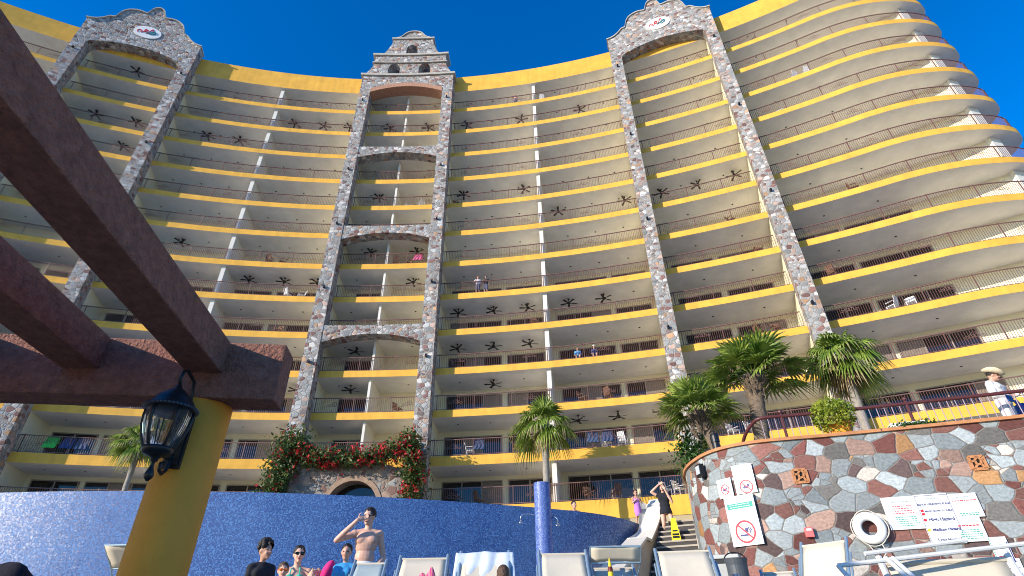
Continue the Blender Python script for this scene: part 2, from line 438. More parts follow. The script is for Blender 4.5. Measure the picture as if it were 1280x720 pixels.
# ------------------------------------------------------------------ ground, decks, water
def sheet(name, pts, z, mat, th=0.0):
    mb = MB(); n = len(pts)
    mb.add([(p[0], p[1], z) for p in pts], [tuple(range(n))])
    if th:
        for i in range(n):
            a, b = pts[i], pts[(i + 1) % n]
            mb.quad((a[0], a[1], z), (a[0], a[1], z - th), (b[0], b[1], z - th), (b[0], b[1], z))
    o = mb.build(name, mat); o['kind'] = 'structure'; return o
sheet('ground', [(-3000, -3000), (3000, -3000), (3000, 3000), (-3000, 3000)], -0.62, M_ground)
POOLDECK_Z, UP_Z, TER_Z = 0.0, 2.85, 3.45
sheet('pool_deck', [(-40, 5.2), (30, 5.2), (30, 25), (-40, 25)], POOLDECK_Z, M_ground, 0.62)

poolpts = catmull([(-24, 14.6, 0), (-18, 13.3, 0), (-14, 12.7, 0), (-11.5, 12.48, 0), (-9.75, 12.46, 0), (-8.0, 12.58, 0), (-6.27, 12.81, 0), (-5.17, 13.02, 0), (-3.69, 13.42, 0),
                   (-2.07, 14.0, 0), (-0.1, 14.85, 0), (1.2, 15.49, 0), (2.11, 16.05, 0), (2.95, 16.82, 0), (3.78, 17.95, 0), (4.35, 19.2, 0), (4.6, 21.0, 0)], 6)
wallpath = catmull([(6.9, 19.4, 0), (6.1, 18.2, 0), (5.3, 17.0, 0), (4.86, 15.95, 0), (4.66, 14.95, 0), (4.68, 14.15, 0), (4.82, 13.55, 0), (5.08, 13.12, 0), (5.45, 12.82, 0),
                    (5.95, 12.6, 0), (7.27, 12.27, 0), (8.51, 11.9, 0), (9.68, 11.54, 0), (10.79, 11.19, 0), (13, 10.4, 0), (16, 9.2, 0), (20, 7.2, 0)], 6)
# upper deck and terrace floors
inner = [p for p in poolpts if p.x <= 4.6]
bk = offset(poolpts, 0.5)
sheet('upper_deck', [(-60, 20)] + [(p.x, p.y) for p in offset(poolpts, 8.0) if p.x > -20 and p.y < 23][:-8] + [(4.4, 24), (4.45, 18.6), (6.1, 18.35), (7.2, 20), (20, 27), (60, 30), (60, 45), (-60, 45)], UP_Z, M_deck, 0.0)
sheet('pool_water', [(p.x, p.y) for p in bk if p.x > -20] + [(4.0, 23.5), (-20, 22)], UP_Z - 0.1, glassmat('pool_water', (0.03, 0.16, 0.24), 0.05))
tin = offset(wallpath, 0.12)
sheet('terrace', [(p.x, p.y) for p in tin] + [(30, 12), (38, 24), (24, 25.6), (14, 29.5), (7.2, 30.8)], TER_Z, M_deck, 0.3)

def wallstrip(name, pts, z0, z1, th, mat, label, cat, flip=1):
    """upright wall along a path with arc-length UVs"""
    f = offset(pts, 0.0); bkk = offset(pts, th * flip)
    mb = MB(); s = 0.0; uv = []
    def q(a, b, c, d, us): mb.quad(a, b, c, d); uv.extend(us)
    for i in range(len(pts) - 1):
        a, b = f[i], f[i + 1]; c, d = bkk[i], bkk[i + 1]; L = (b - a).length
        A0, A1, B0, B1 = Vector((a.x, a.y, z0)), Vector((a.x, a.y, z1)), Vector((b.x, b.y, z0)), Vector((b.x, b.y, z1))
        C0, C1, D0, D1 = Vector((c.x, c.y, z0)), Vector((c.x, c.y, z1)), Vector((d.x, d.y, z0)), Vector((d.x, d.y, z1))
        q(A0, B0, B1, A1, [(s, z0), (s + L, z0), (s + L, z1), (s, z1)])
        q(A1, B1, D1, C1, [(s, z1), (s + L, z1), (s + L, z1 + th), (s, z1 + th)])
        q(D0, C0, C1, D1, [(s + L, z0), (s, z0), (s, z1), (s + L, z1)])
        s += L
    for i, e in ((0, 1), (len(pts) - 1, -1)):
        a, c = f[i], bkk[i]
        q(Vector((c.x, c.y, z0)), Vector((a.x, a.y, z0)), Vector((a.x, a.y, z1)), Vector((c.x, c.y, z1)), [(0, z0), (th, z0), (th, z1), (0, z1)])
    o = mb.build(name, mat, org=(pts[len(pts) // 2].x, pts[len(pts) // 2].y, z0))
    ul = o.data.uv_layers.new(name='UVMap')
    for i, t in enumerate(uv): ul.data[i].uv = t
    tag(o, label, cat)
    return o
pw = wallstrip('pool_wall', poolpts, 0.0, UP_Z, 0.45, M_tile, 'curved retaining wall of the raised pool clad in blue glass mosaic', 'pool wall')
sw = wallstrip('stone_wall', wallpath, 0.0, 3.72, 0.4, M_wallstone, 'curved rubble stone wall of grey and maroon flags below the terrace', 'stone wall')
cp = MB(); cpts = [Vector((p.x, p.y, 3.755)) for p in offset(wallpath, 0.16)]
for a, b in zip(range(len(cpts) - 1), range(1, len(cpts))): pass
L_, R_ = offset(cpts, 0.30), offset(cpts, -0.22)
for i in range(len(cpts) - 1):
    cp.hexa([(L_[i].x, L_[i].y, 3.722), (R_[i].x, R_[i].y, 3.722), (R_[i + 1].x, R_[i + 1].y, 3.722), (L_[i + 1].x, L_[i + 1].y, 3.722),
             (L_[i].x, L_[i].y, 3.79), (R_[i].x, R_[i].y, 3.79), (R_[i + 1].x, R_[i + 1].y, 3.79), (L_[i + 1].x, L_[i + 1].y, 3.79)])
cp.build('coping', M_coping, sw)
def on_wall(u, w, off=0.0):
    d = ray(u, w); best = None
    P = offset(wallpath, -off)
    for a, b in zip(P, P[1:]):
        ex, ey = b.x - a.x, b.y - a.y; den = d.x * ey - d.y * ex
        if abs(den) < 1e-9: continue
        t = (a.x * ey - a.y * ex) / den; s_ = (a.x * d.y - a.y * d.x) / den
        if t > 0 and 0 <= s_ <= 1 and (best is None or t < best[0]): best = (t, math.atan2(ey, ex))
    return d * best[0], best[1]

# ------------------------------------------------------------------ the hotel
HO = Vector((-9.9, 34.0, UP_Z))
hotel = thing('hotel_building', 'thirteen storey curved hotel with yellow balcony bands and stone clad towers', 'hotel', HO)
endR = catmull([(25.04, 25.39, 0), (26.5, 24.78, 0), (27.9, 24.36, 0), (29.4, 24.1, 0), (31.0, 24.02, 0), (32.3, 24.16, 0), (33.2, 24.43, 0), (33.85, 24.95, 0), (34.15, 25.7, 0), (34.15, 26.6, 0), (33.9, 27.8, 0), (33.4, 29.2, 0)], 5)
endR = endR[1:]
endL = [Vector((-19.8 - p.x, p.y, 0)) for p in reversed(endR)]
ARC = [pol(t * 0.65, 73) for t in range(-44, 45)]
OUT = endL + ARC + endR
def inner_of(p, Rr=79.0):
    t = math.degrees(math.atan2(p.x - CX, p.y - CY)); t = max(-33.4, min(33.4, t))
    return pol(t, Rr)
def edge_ring(R_off):   # outer edge moved outwards
    return offset(OUT, R_off)
def slab(k, mats, bot, top, name):
    mb = MB(); o = OUT
    for i in range(len(o) - 1):
        a, b = o[i], o[i + 1]; c, d = inner_of(b), inner_of(a)
        mb.quad((a.x, a.y, bot), (a.x, a.y, top), (b.x, b.y, top), (b.x, b.y, bot), 0)
        if (c - d).length > 1e-6:
            mb.quad((a.x, a.y, bot), (b.x, b.y, bot), (c.x, c.y, bot), (d.x, d.y, bot), 1)
            mb.quad((d.x, d.y, top), (c.x, c.y, top), (b.x, b.y, top), (a.x, a.y, top), 1)
        else:
            mb.add([(a.x, a.y, bot), (b.x, b.y, bot), (c.x, c.y, bot)], [(0, 1, 2)], 1)
            mb.add([(c.x, c.y, top), (b.x, b.y, top), (a.x, a.y, top)], [(0, 1, 2)], 1)
    ob = mb.build(name, mats, hotel)
    me = ob.data
    return ob
# bays of the facade along the curve: name, polyline on the slab edge
def arcpts(a, b, R_=73.0):
    n = max(2, int(abs(b - a) / 0.5)); return [pol(a + (b - a) * i / n, R_) for i in range(n + 1)]
BAYS = [('left wing', list(reversed([Vector((-19.8 - p.x, p.y, 0)) for p in (arcpts(23.05, 28.4) + endR[:-12])]))),
        ('left tower', arcpts(-22.2, -16.42)), ('left bay', arcpts(-15.65, -3.55)), ('bell tower', arcpts(-2.8, 2.8)),
        ('right bay', arcpts(3.55, 15.65)), ('right tower', arcpts(16.42, 22.2)), ('right wing', arcpts(23.05, 28.4) + endR[:-12])]
def railing(path, z, parent, ornament=True):
    pts = offset(path, 0.13); mb = MB()
    P = resample(pts, 0.125)
    zt, zb = z + 1.06, z + 0.09
    T = resample(pts, 0.5) + [pts[-1]]
    for a, b in zip(T, T[1:]):
        if (b - a).length < 0.02: continue
        mb.bar((a.x, a.y, zt), (b.x, b.y, zt), 0.065, 0.045)
        mb.bar((a.x, a.y, zb), (b.x, b.y, zb), 0.03, 0.03)
    for i, p in enumerate(P):
        w_ = 0.017
        mb.box((p.x, p.y, (zt + zb) / 2), (w_, w_, zt - zb))
        if i % 20 == 2: mb.box((p.x, p.y, z + 0.56), (0.05, 0.05, 1.12))
        if ornament and i % 40 == 12:
            for (dx, dz, r_) in ((-0.22, 0, 0.11), (0.22, 0, 0.11), (0, 0.06, 0.15), (-0.45, -0.05, 0.08), (0.45, -0.05, 0.08)):
                j = min(len(P) - 1, max(1, i + int(dx / 0.125)))
                q = P[j]; t = (P[j] - P[j - 1]).normalized()
                ring = [(q.x + t.x * r_ * math.cos(g), q.y + t.y * r_ * math.cos(g), z + 0.58 + dz + r_ * math.sin(g)) for g in [math.pi * 2 * h / 10 for h in range(11)]]
                mb.tube(ring, 0.012, 4, cap=False)
    return mb.build('railing', M_rail, parent)
for k in range(1, 14):
    th = 0.48 if k < 12 else 0.60
    if k < 13:
        s = slab(k, [M_yellow, M_soffit], fl(k) - th, fl(k), 'balcony_slab')
    else:
        s = slab(k, [M_yellow, M_soffit], fl(k) - 1.05, fl(k), 'balcony_slab')
    for nm, path in BAYS:
        if k == 13 and nm == 'bell tower': continue
        railing(path, fl(k), s)
slab(0, [M_yellow, M_soffit], fl(0) - 0.5, fl(0) + 1.75, 'roof_parapet')
# plinth below the lowest band
mb = MB(); o = OUT
for a, b in zip(o, o[1:]):
    mb.quad((a.x, a.y + 0.05, UP_Z - 0.5), (a.x, a.y + 0.05, fl(13) - 1.05), (b.x, b.y + 0.05, fl(13) - 1.05), (b.x, b.y + 0.05, UP_Z - 0.5))
mb.build('plinth', M_tan, hotel)
# back wall
mb = MB(); W = [pol(-33 + i * 0.5, 76.0) for i in range(133)]
for a, b in zip(W, W[1:]):
    mb.quad((a.x, a.y, fl(13)), (a.x, a.y, fl(0) - 0.4), (b.x, b.y, fl(0) - 0.4), (b.x, b.y, fl(13)))
mb.build('back_wall', M_cream, hotel)
dl = []
for k in range(0, 13):
    zb = fl(k) - (0.5 if k == 0 else 0.48 if k < 12 else 0.6)
    for t in (-28, -25.5, -20.9, -18.4, -14.6, -12.9, -11.2, -8.2, -6.4, -4.7, -1.9, 1.9, 4.7, 6.4, 8.2, 11.2, 12.9, 14.6, 18.4, 20.9, 25, 27.5): dl.append((k, pol(t, 74.5, zb)))
dl.sort(key=lambda q: (-q[0], abs(q[1].x)))
d0 = None; rest = MB()
for i, (k, p) in enumerate(dl):
    if i < 100:
        if d0 is None:
            m_ = MB(); m_.lathe([(0.07, -0.015), (0.075, -0.003)], (0, 0, 0), 10); d0 = m_.build('downlight', M_black, hotel, local=True); o_ = d0
        else: o_ = d0.copy(); link(o_); o_.parent = hotel
        o_.location = p - HO
    else: rest.lathe([(0.07, p.z - 0.015), (0.075, p.z - 0.003)], (p.x, p.y, 0), 8)
tag(rest.build('downlight', M_black, hotel), kind='stuff')
# party walls
def pbox(mb, t0, t1, R0, R1, z0, z1, mi=0):
    P = [pol(t0, R0), pol(t1, R0), pol(t1, R1), pol(t0, R1)]
    mb.hexa([(p.x, p.y, z0) for p in P] + [(p.x, p.y, z1) for p in P], mi)
for t, w_, R0, mt in ((-9.45, 0.115, 73.25, M_fin), (9.65, 0.115, 73.25, M_fin), (0.02, 0.065, 73.35, M_fin), (-22.62, 0.33, 73.2, M_cream), (-16.03, 0.33, 73.2, M_cream),
                      (-3.17, 0.33, 73.2, M_cream), (3.17, 0.33, 73.2, M_cream), (16.03, 0.33, 73.2, M_cream), (22.62, 0.33, 73.2, M_cream)):
    mb = MB(); pbox(mb, t - w_, t + w_, R0, 76.1, fl(13) + 0.01, fl(0) - 0.45)
    mb.build('party_wall', mt, hotel)
for sgn in (1, -1):
    mb = MB()
    X = lambda x: x if sgn > 0 else -19.8 - x
    P = [(X(31.45), 24.7), (X(32.2), 24.85), (X(32.5), 26.7), (X(31.3), 26.7)]
    if sgn < 0: P = P[::-1]
    mb.hexa([(p[0], p[1], fl(13) + 0.01) for p in P] + [(p[0], p[1], fl(0) - 0.45) for p in P])
    mb.build('party_wall', M_fin, hotel)
# glazed balcony doors on the storeys whose back walls can be seen
def door(t0, t1, z):
    a, b = pol(t0, 75.92), pol(t1, 75.92); d = (b - a); L = d.length; d.normalize(); n = Vector((d.y, -d.x, 0)); c = (a + b) / 2
    rz = math.atan2(d.y, d.x); H = 2.1; mb = MB()
    mb.box((c.x, c.y, z + H - 0.035), (L, 0.10, 0.07), rz); mb.box((c.x, c.y, z + 0.04), (L - 0.002, 0.10, 0.06), rz)
    nmul = max(2, round(L / 1.25))
    for i in range(nmul + 1):
        p = a + d * (0.035 + (L - 0.07) * i / nmul)
        mb.box((p.x, p.y, z + H / 2), (0.07, 0.085, H - 0.15), rz)
    o_ = mb.build('glass_door', M_frame, hotel)
    g = MB(); g.box((c.x, c.y, z + H / 2), (L - 0.1, 0.02, H - 0.16), rz)
    g.build('pane', M_glass, o_)
    if rnd.random() < 0.45:
        i = rnd.randrange(nmul); cb = MB()
        p = a + d * (0.06 + (L - 0.12) * (i + 0.5) / nmul) + n * 0.018
        cb.box((p.x, p.y, z + H / 2), ((L - 0.12) / nmul - 0.08, 0.012, H - 0.2), rz); cb.build('curtain', M_curtain, o_)
DOORS = [(3.8, 6.85), (7.15, 9.3), (10.1, 13.2), (13.45, 15.45), (16.9, 19.2), (19.5, 21.8), (23.4, 25.6), (25.85, 28.9)]
for k in range(8, 14):
    for t0, t1 in DOORS:
        door(t0, t1, fl(k)); door(-t1, -t0, fl(k))
    if k < 13: door(-2.1, -0.25, fl(k))
# stone towers
def tmap(tc, R0=72.0):
    def f(u, z, dep): return pol(tc + math.degrees(u / R0), R0 + dep, z)
    return f
def strip(mb, f, ua, ub, bot, top, d0, d1, n=10, mi=0):
    us = [ua + (ub - ua) * i / n for i in range(n + 1)]
    for i in range(n):
        a, b = us[i], us[i + 1]
        ba, bb, ta, tb = bot(a), bot(b), top(a), top(b)
        F = [f(a, ba, d0), f(b, bb, d0), f(b, tb, d0), f(a, ta, d0)]
        B = [f(a, ba, d1), f(b, bb, d1), f(b, tb, d1), f(a, ta, d1)]
        mb.quad(*F, mi); mb.quad(B[3], B[2], B[1], B[0], mi)
        mb.quad(F[0], B[0], B[1], F[1], mi); mb.quad(F[3], F[2], B[2], B[3], mi)
        if i == 0: mb.quad(F[0], F[3], B[3], B[0], mi)
        if i == n - 1: mb.quad(F[1], B[1], B[2], F[2], mi)
def interp(tab):
    xs = [t[0] for t in tab]; ys = [t[1] for t in tab]
    return lambda u: float(np.interp(abs(u), xs, ys))
SPOT_LEVELS = [2, 4, 7, 9, 10]
def spot(f, u, z, parent):
    mb = MB(); c = f(u, z, -0.12); mb.box(c, (0.11, 0.16, 0.20)); mb.build('spotlight', M_black, parent)
for tc, side in ((-19.35, 'left'), (19.35, 'right')):
    f = tmap(tc); mb = MB()
    inn, outr = 3.69, 4.66
    for s_ in (-1, 1):
        ua, ub = sorted((s_ * inn, s_ * outr))
        strip(mb, f, ua, ub, lambda u: UP_Z - 0.3, lambda u: 44.6, 0.0, 1.06, 1)
    top = interp([(0, 51.85), (0.2, 51.8), (0.42, 51.6), (0.58, 51.25), (0.68, 50.8), (0.75, 50.58), (1.0, 50.6), (1.3, 50.68), (1.7, 50.64), (2.1, 50.45), (2.4, 50.2), (2.62, 49.8), (2.75, 49.3), (2.82, 48.9), (3.0, 48.76), (3.15, 48.78), (3.3, 48.66), (3.6, 48.25), (4.0, 47.92), (4.35, 47.76), (4.7, 47.7)])
    bot = lambda u: 44.6 if abs(u) >= inn else 44.85 + 0.92 * (1 - (u / inn)**2)
    strip(mb, f, -outr, -inn, lambda u: 44.6, top, 0.0, 1.06, 6)
    strip(mb, f, inn, outr, lambda u: 44.6, top, 0.0, 1.06, 6)
    strip(mb, f, -inn, inn, bot, top, 0.0, 1.06, 48)
    tw = mb.build('stone_tower', M_tower, hotel)
    tag(tw, '%s stone clad tower with a scrolled gable and white oval emblem' % ('left' if side == 'left' else 'right'))
    cpb = MB(); us = [-4.74 + 9.48 * i / 90 for i in range(91)]
    for a, b in zip(us, us[1:]):
        za, zb_ = top(a), top(b)
        cpb.hexa([f(a, za + 0.003, -0.12), f(b, zb_ + 0.003, -0.12), f(b, zb_ + 0.003, 1.1), f(a, za + 0.003, 1.1), f(a, za + 0.13, -0.12), f(b, zb_ + 0.13, -0.12), f(b, zb_ + 0.13, 1.1), f(a, za + 0.13, 1.1)])
    cpb.build('gable_coping', M_trimstone, tw)
    em = MB(); n = 32; ring = [(1.12 * math.cos(2 * math.pi * i / n), 0.84 * math.sin(2 * math.pi * i / n)) for i in range(n)]
    front = [f(0.08 + x, 47.95 + z, -0.07) for x, z in ring]; back = [f(0.08 + x, 47.95 + z, 0.0) for x, z in ring]
    em.add(front, [tuple(range(n))])
    for i in range(n): j = (i + 1) % n; em.quad(front[i], back[i], back[j], front[j])
    eo = em.build('emblem', M_white, tw)
    def stroke(pts, r0, mat, nm):
        b_ = MB(); q = catmull([Vector((x, z, 0)) for x, z in pts], 6)
        b_.tube([f(0.08 + p.x, 47.95 + p.y, -0.085) for p in q], [0.62 * r0 * (0.5 + 0.5 * math.sin(math.pi * i / (len(q) - 1))) + 0.012 for i in range(len(q))], 6); b_.build(nm, mat, eo)
    stroke([(-0.72, -0.30), (-0.80, -0.05), (-0.62, 0.12), (-0.46, -0.02), (-0.58, -0.14)], 0.05, M_signred, 'swirl')
    stroke([(-0.50, -0.26), (-0.20, 0.02), (-0.02, 0.22), (-0.20, 0.30), (-0.26, 0.06), (0.0, -0.05), (0.16, 0.10)], 0.06, M_signred, 'swirl')
    stroke([(0.10, 0.05), (0.22, 0.35), (0.34, 0.52), (0.40, 0.20)], 0.05, M_signred, 'swirl')
    stroke([(-0.10, -0.22), (0.18, -0.10), (0.44, 0.12), (0.62, 0.16), (0.56, -0.12), (0.24, -0.26)], 0.10, paint('emblem_teal', (0.03, 0.22, 0.26), 0.6, 0.05), 'figure')
    for k in (1, 4, 7, 10):
        for s_ in (-1, 1): spot(f, s_ * 4.2, fl(k) + 0.9, tw)
# bell tower
f = tmap(0.05); mb = MB(); inn, outr = 3.46, 4.44
for s_ in (-1, 1):
    ua, ub = sorted((s_ * inn, s_ * outr))
    strip(mb, f, ua, ub, lambda u: UP_Z - 0.3, lambda u: 44.0, 0.0, 1.06, 1)
top = interp([(0, 53.85), (0.35, 53.82), (0.7, 53.66), (0.95, 53.4), (1.2, 53.0), (1.5, 52.75), (2.05, 52.6), (2.1, 52.1), (2.2, 51.6), (2.4, 51.0), (2.65, 50.4), (2.98, 49.9), (3.56, 49.7), (3.58, 48.3), (3.75, 47.8), (4.0, 47.25), (4.25, 46.8), (4.44, 46.5)])
arch = lambda u: 44.0 + 0.88 * (1 - (min(abs(u), inn) / inn)**2)
B0 = lambda u: 44.0 if abs(u) >= inn else arch(u) + 0.55 * (1 - 0.0 * u)
def bellstrip(ua, ub, n, b_, t_): strip(mb, f, ua, ub, b_, t_, 0.0, 1.3, n)
hw = 0.58
hole = lambda c, z0, zs, h: (lambda u: zs + math.sqrt(max(0, h * h - (u - c)**2)))
Z1a, Z1s, Z2a, Z2s = 46.75, 47.85, 50.0, 51.0
bellstrip(-outr, -inn, 20, lambda u: 44.0, top); bellstrip(inn, outr, 20, lambda u: 44.0, top)
bellstrip(-inn, -1.52 - hw, 24, B0, top); bellstrip(1.52 + hw, inn, 24, B0, top)
for c in (-1.52, 1.52):
    bellstrip(c - hw, c + hw, 10, B0, lambda u: Z1a)
    bellstrip(c - hw, c + hw, 12, hole(c, Z1a, Z1s, hw), top)
bellstrip(-1.52 + hw, -hw, 2, B0, top); bellstrip(hw, 1.52 - hw, 2, B0, top)
bellstrip(-hw, hw, 8, B0, lambda u: Z2a)
bellstrip(-hw, hw, 12, hole(0, Z2a, Z2s, hw), top)
bt = mb.build('stone_tower', M_tower, hotel); tag(bt, 'stone clad bell tower with three arched openings in its stepped gable')
ab = MB(); strip(ab, f, -inn + 0.002, inn - 0.002, arch, lambda u: B0(u) - 0.004, -0.04, 1.06, 24); ab.build('brick_arch', M_brick, bt)
for z, h_, hwid in ((46.45, 0.26, 4.62), (48.45, 0.12, 3.74), (49.7, 0.26, 3.82), (52.5, 0.2, 2.2)):
    cb = MB(); strip(cb, f, -hwid, hwid, lambda u: z, lambda u: z + h_, -0.16, 1.36, 12); cb.build('cornice', M_trimstone, bt)
tb = MB()
us = [-1.75 + 3.5 * i / 40 for i in range(41)]
for a, b in zip(us, us[1:]):
    za, zb_ = top(a), top(b)
    tb.hexa([f(a, za + 0.003, -0.12), f(b, zb_ + 0.003, -0.12), f(b, zb_ + 0.003, 1.36), f(a, za + 0.003, 1.36), f(a, za + 0.13, -0.12), f(b, zb_ + 0.13, -0.12), f(b, zb_ + 0.13, 1.36), f(a, za + 0.13, 1.36)])
tb.build('gable_coping', M_trimstone, bt)
for c, z in ((-1.52, 46.9), (1.52, 46.9), (0, 50.15)):
    b_ = MB(); p = f(c, z + 0.25, 0.7); b_.lathe([(0.30, 0), (0.27, 0.08), (0.2, 0.3), (0.12, 0.42), (0.03, 0.46)], p, 14); b_.build('bell', paint('bronze', (0.10, 0.11, 0.13), 0.4, 0.3, metal=0.6), bt)
for k in (3, 6, 9):
    lb = MB(); strip(lb, f, -inn + 0.003, inn - 0.003, lambda u: fl(k) - 1.30 + 0.66 * (1 - (u / inn)**2), lambda u: fl(k) + 0.06, 0.04, 0.985, 24)
    lb.build('arched_lintel', M_tower, bt)
for k in (1, 4, 6, 8, 10):
    for s_ in (-1, 1): spot(f, s_ * 3.95, fl(k) + (0.2 if s_ < 0 else 0.5), bt)
# entrance portal at the foot of the bell tower
fp = tmap(0.05, 71.3)
pb = MB(); dw = 1.5; dc = 0.42; zs = 6.28
ptop = lambda u: 9.0 - 0.85 * (u / 3.6)**2
bot_ = lambda u: UP_Z - 0.3
strip(pb, fp, -3.6, dc - dw, bot_, ptop, 0.0, 1.4, 10); strip(pb, fp, dc + dw, 3.6, bot_, ptop, 0.0, 1.4, 10)
strip(pb, fp, dc - dw, dc + dw, lambda u: zs + math.sqrt(max(0, dw * dw - (u - dc)**2)), ptop, 0.0, 1.4, 20)
M_portal = stone('portal_stone', 2.3, cols=[((0.24, 0.20, 0.18), .25), ((0.17, 0.10, 0.085), .2), ((0.27, 0.27, 0.26), .25), ((0.33, 0.23, 0.17), .15), ((0.20, 0.19, 0.18), .15)], mortar=0.05, mcol=(0.24, 0.19, 0.15), bump=0.5)  # brown stone palette, darkened to hold the shade on the arch
po = pb.build('entrance_portal', M_portal, hotel)
rb = MB()
for i in range(24):
    a0, a1 = math.pi * i / 24, math.pi * (i + 1) / 24
    P = []
    for dep in (-0.05, 0.3):
        P += [fp(dc + 1.5 * math.cos(a0), zs + 1.5 * math.sin(a0), dep), fp(dc + 1.78 * math.cos(a0), zs + 1.78 * math.sin(a0), dep),
              fp(dc + 1.78 * math.cos(a1), zs + 1.78 * math.sin(a1), dep), fp(dc + 1.5 * math.cos(a1), zs + 1.5 * math.sin(a1), dep)]
    rb.hexa(P)
rb.build('brick_arch', paint('tan_brick', (0.34, 0.23, 0.16), .85, .25, 5, .3, 12), po)
gb = MB(); strip(gb, fp, dc - dw, dc + dw, lambda u: UP_Z, lambda u: zs + math.sqrt(max(0, dw * dw - (u - dc)**2)), 0.9, 0.93, 16); gb.build('glass', M_glass, po)

# ------------------------------------------------------------------ ceiling fans
fanpx = [(171, 88), (120, 143), (170, 153), (153, 185), (260, 171), (300, 178), (369, 157), (406, 160), (438, 162), (228, 306), (312, 352), (356, 354), (397, 355), (371, 489), (360, 539),
         (488, 162), (536, 161), (475, 251), (465, 318), (522, 316), (517, 355), (446, 442), (438, 488),
         (584, 158), (652, 151), (725, 138), (655, 237), (580, 246), (698, 266), (781, 252), (573, 392), (617, 389), (660, 385), (572, 437), (617, 434), (662, 430), (711, 379), (755, 373),
         (617, 481), (723, 526), (773, 521), (782, 578), (827, 242), (872, 231), (918, 219), (828, 510)]
def make_fan(loc, rz):
    o_ = thing('ceiling_fan', None, 'fan', loc, rz, 'ceiling fans under the balcony ceilings')
    m_ = MB(); m_.tube([(0, 0, 0), (0, 0, -0.28)], 0.025, 6); m_.lathe([(0.07, -0.06), (0.08, 0)], (0, 0, 0), 10); m_.build('down_rod', M_fan, o_, local=True)
    m_ = MB(); m_.lathe([(0.06, -0.46), (0.10, -0.44), (0.14, -0.38), (0.13, -0.30), (0.05, -0.26)], (0, 0, 0), 12); m_.build('motor', M_fan, o_, local=True)
    for i in range(5):
        t = 2 * math.pi * i / 5; c_, s_ = math.cos(t), math.sin(t); m_ = MB()
        def P(r, w_, z): return (r * c_ - w_ * s_, r * s_ + w_ * c_, z)
        m_.hexa([P(0.12, -0.03, -0.37), P(0.30, -0.07, -0.375), P(0.30, 0.07, -0.355), P(0.12, 0.03, -0.365), P(0.12, -0.03, -0.36), P(0.30, -0.07, -0.365), P(0.30, 0.07, -0.345), P(0.12, 0.03, -0.355)])
        m_.hexa([P(0.30, -0.07, -0.375), P(0.64, -0.08, -0.38), P(0.64, 0.08, -0.35), P(0.30, 0.07, -0.355), P(0.30, -0.07, -0.365), P(0.64, -0.08, -0.37), P(0.64, 0.08, -0.34), P(0.30, 0.07, -0.345)])
        m_.build('blade', M_fan, o_, local=True)
    return o_
ORD = ['', 'first', 'second', 'third', 'fourth', 'fifth', 'sixth', 'seventh', 'eighth', 'ninth', 'tenth', 'eleventh', 'twelfth', 'lowest']
def bay_of(t):
    for nm, a, b in (('inside the left tower', -22.3, -16), ('between left tower and bell tower', -16, -3.3), ('inside the bell tower', -3.3, 3.3), ('between bell tower and right tower', 3.3, 16), ('inside the right tower', 16, 22.6)):
        if a <= t < b: return nm
    return 'beyond the right tower'
fans = []
for u, w in fanpx:
    best = None
    for k in range(0, 13):
        z = fl(k) - (0.5 if k < 12 else 0.62)
        p = atz(u, w, z - 0.37); Rr = math.hypot(p.x - CX, p.y - CY)
        if 73.2 < Rr < 75.1:
            t = math.degrees(math.atan2(p.x - CX, p.y - CY)); best = (k + 1, t, pol(t, min(max(Rr, 73.95), 74.4), z)); 
    if best: fans.append(best)
cnt = {}
for k, t, p in sorted(fans, key=lambda q: (q[0], q[1])): cnt.setdefault((k, bay_of(t)), []).append((t, p))
proto = None
for (k, b_), lst in cnt.items():
    for i, (t, p) in enumerate(lst):
        if proto is None: proto = o_ = make_fan(p, rnd.random() * 6)
        else: o_ = copy_tree(proto); o_.location = p; o_.rotation_euler = (0, 0, rnd.random() * 6)
        pos = '' if len(lst) == 1 else ', ' + ['leftmost', 'second from left', 'third from left', 'fourth from left', 'fifth from left', 'sixth from left', 'seventh from left', 'eighth from left'][i]
        o_['label'] = 'black ceiling fan, %s balcony down, %s%s' % (ORD[k], b_, pos)
# ------------------------------------------------------------------ pergola and lantern
TH = rad(7.5)                                       # the pergola is turned a little to the left
pdir = Vector((-math.sin(TH), math.cos(TH), 0)); pside = Vector((math.cos(TH), math.sin(TH), 0))
pc = Vector((-2.36, 3.93, -0.62))
perg = thing('pergola', 'brown stucco pergola with three rafters resting on a round ochre column', 'pergola', pc)
mb = MB(); mb.lathe([(0.20, -0.62), (0.20, 1.60)], (pc.x, pc.y, 0), 40)
co = mb.build('column', M_ochre, perg, smooth=False)
for p_ in co.data.polygons: p_.use_smooth = len(p_.vertices) == 4
def bevel(o_, w_=0.012):
    b_ = bmesh.new(); b_.from_mesh(o_.data)
    bmesh.ops.bevel(b_, geom=[e for e in b_.edges if len(e.link_faces) == 2 and e.calc_face_angle(0) > 0.5], offset=w_, segments=2, affect='EDGES', profile=0.6)
    b_.to_mesh(o_.data); b_.free(); return o_
xe = Vector((-1.78, 3.80, 0))                        # front right corner of the cross beam
mb = MB(); a = xe - pside * 12.0
def rect(mb, p, q, w_, z0, z1):                      # p,q along right/front edge, w_ to the left of travel
    d = (q - p).normalized(); n = Vector((-d.y, d.x, 0)) * w_
    P = [p, q, q + n, p + n]
    mb.hexa([(v.x, v.y, z0) for v in P] + [(v.x, v.y, z1) for v in P])
rect(mb, a, xe, 0.25, 1.50, 1.955)
bevel(mb.build('cross_beam', M_beam, perg))
for i in range(13):  # rafters past the third are unseen, added to shade the column and beam
    s0 = xe - pside * (0.415 + 0.865 * i)
    p = s0 - pdir * 7.0; mb = MB(); rect(mb, p, s0 + pdir * -0.004, 0.26, 1.695, 1.95 - 0.004 * (i + 1) / 5)
    bevel(mb.build('rafter', M_beam, perg))
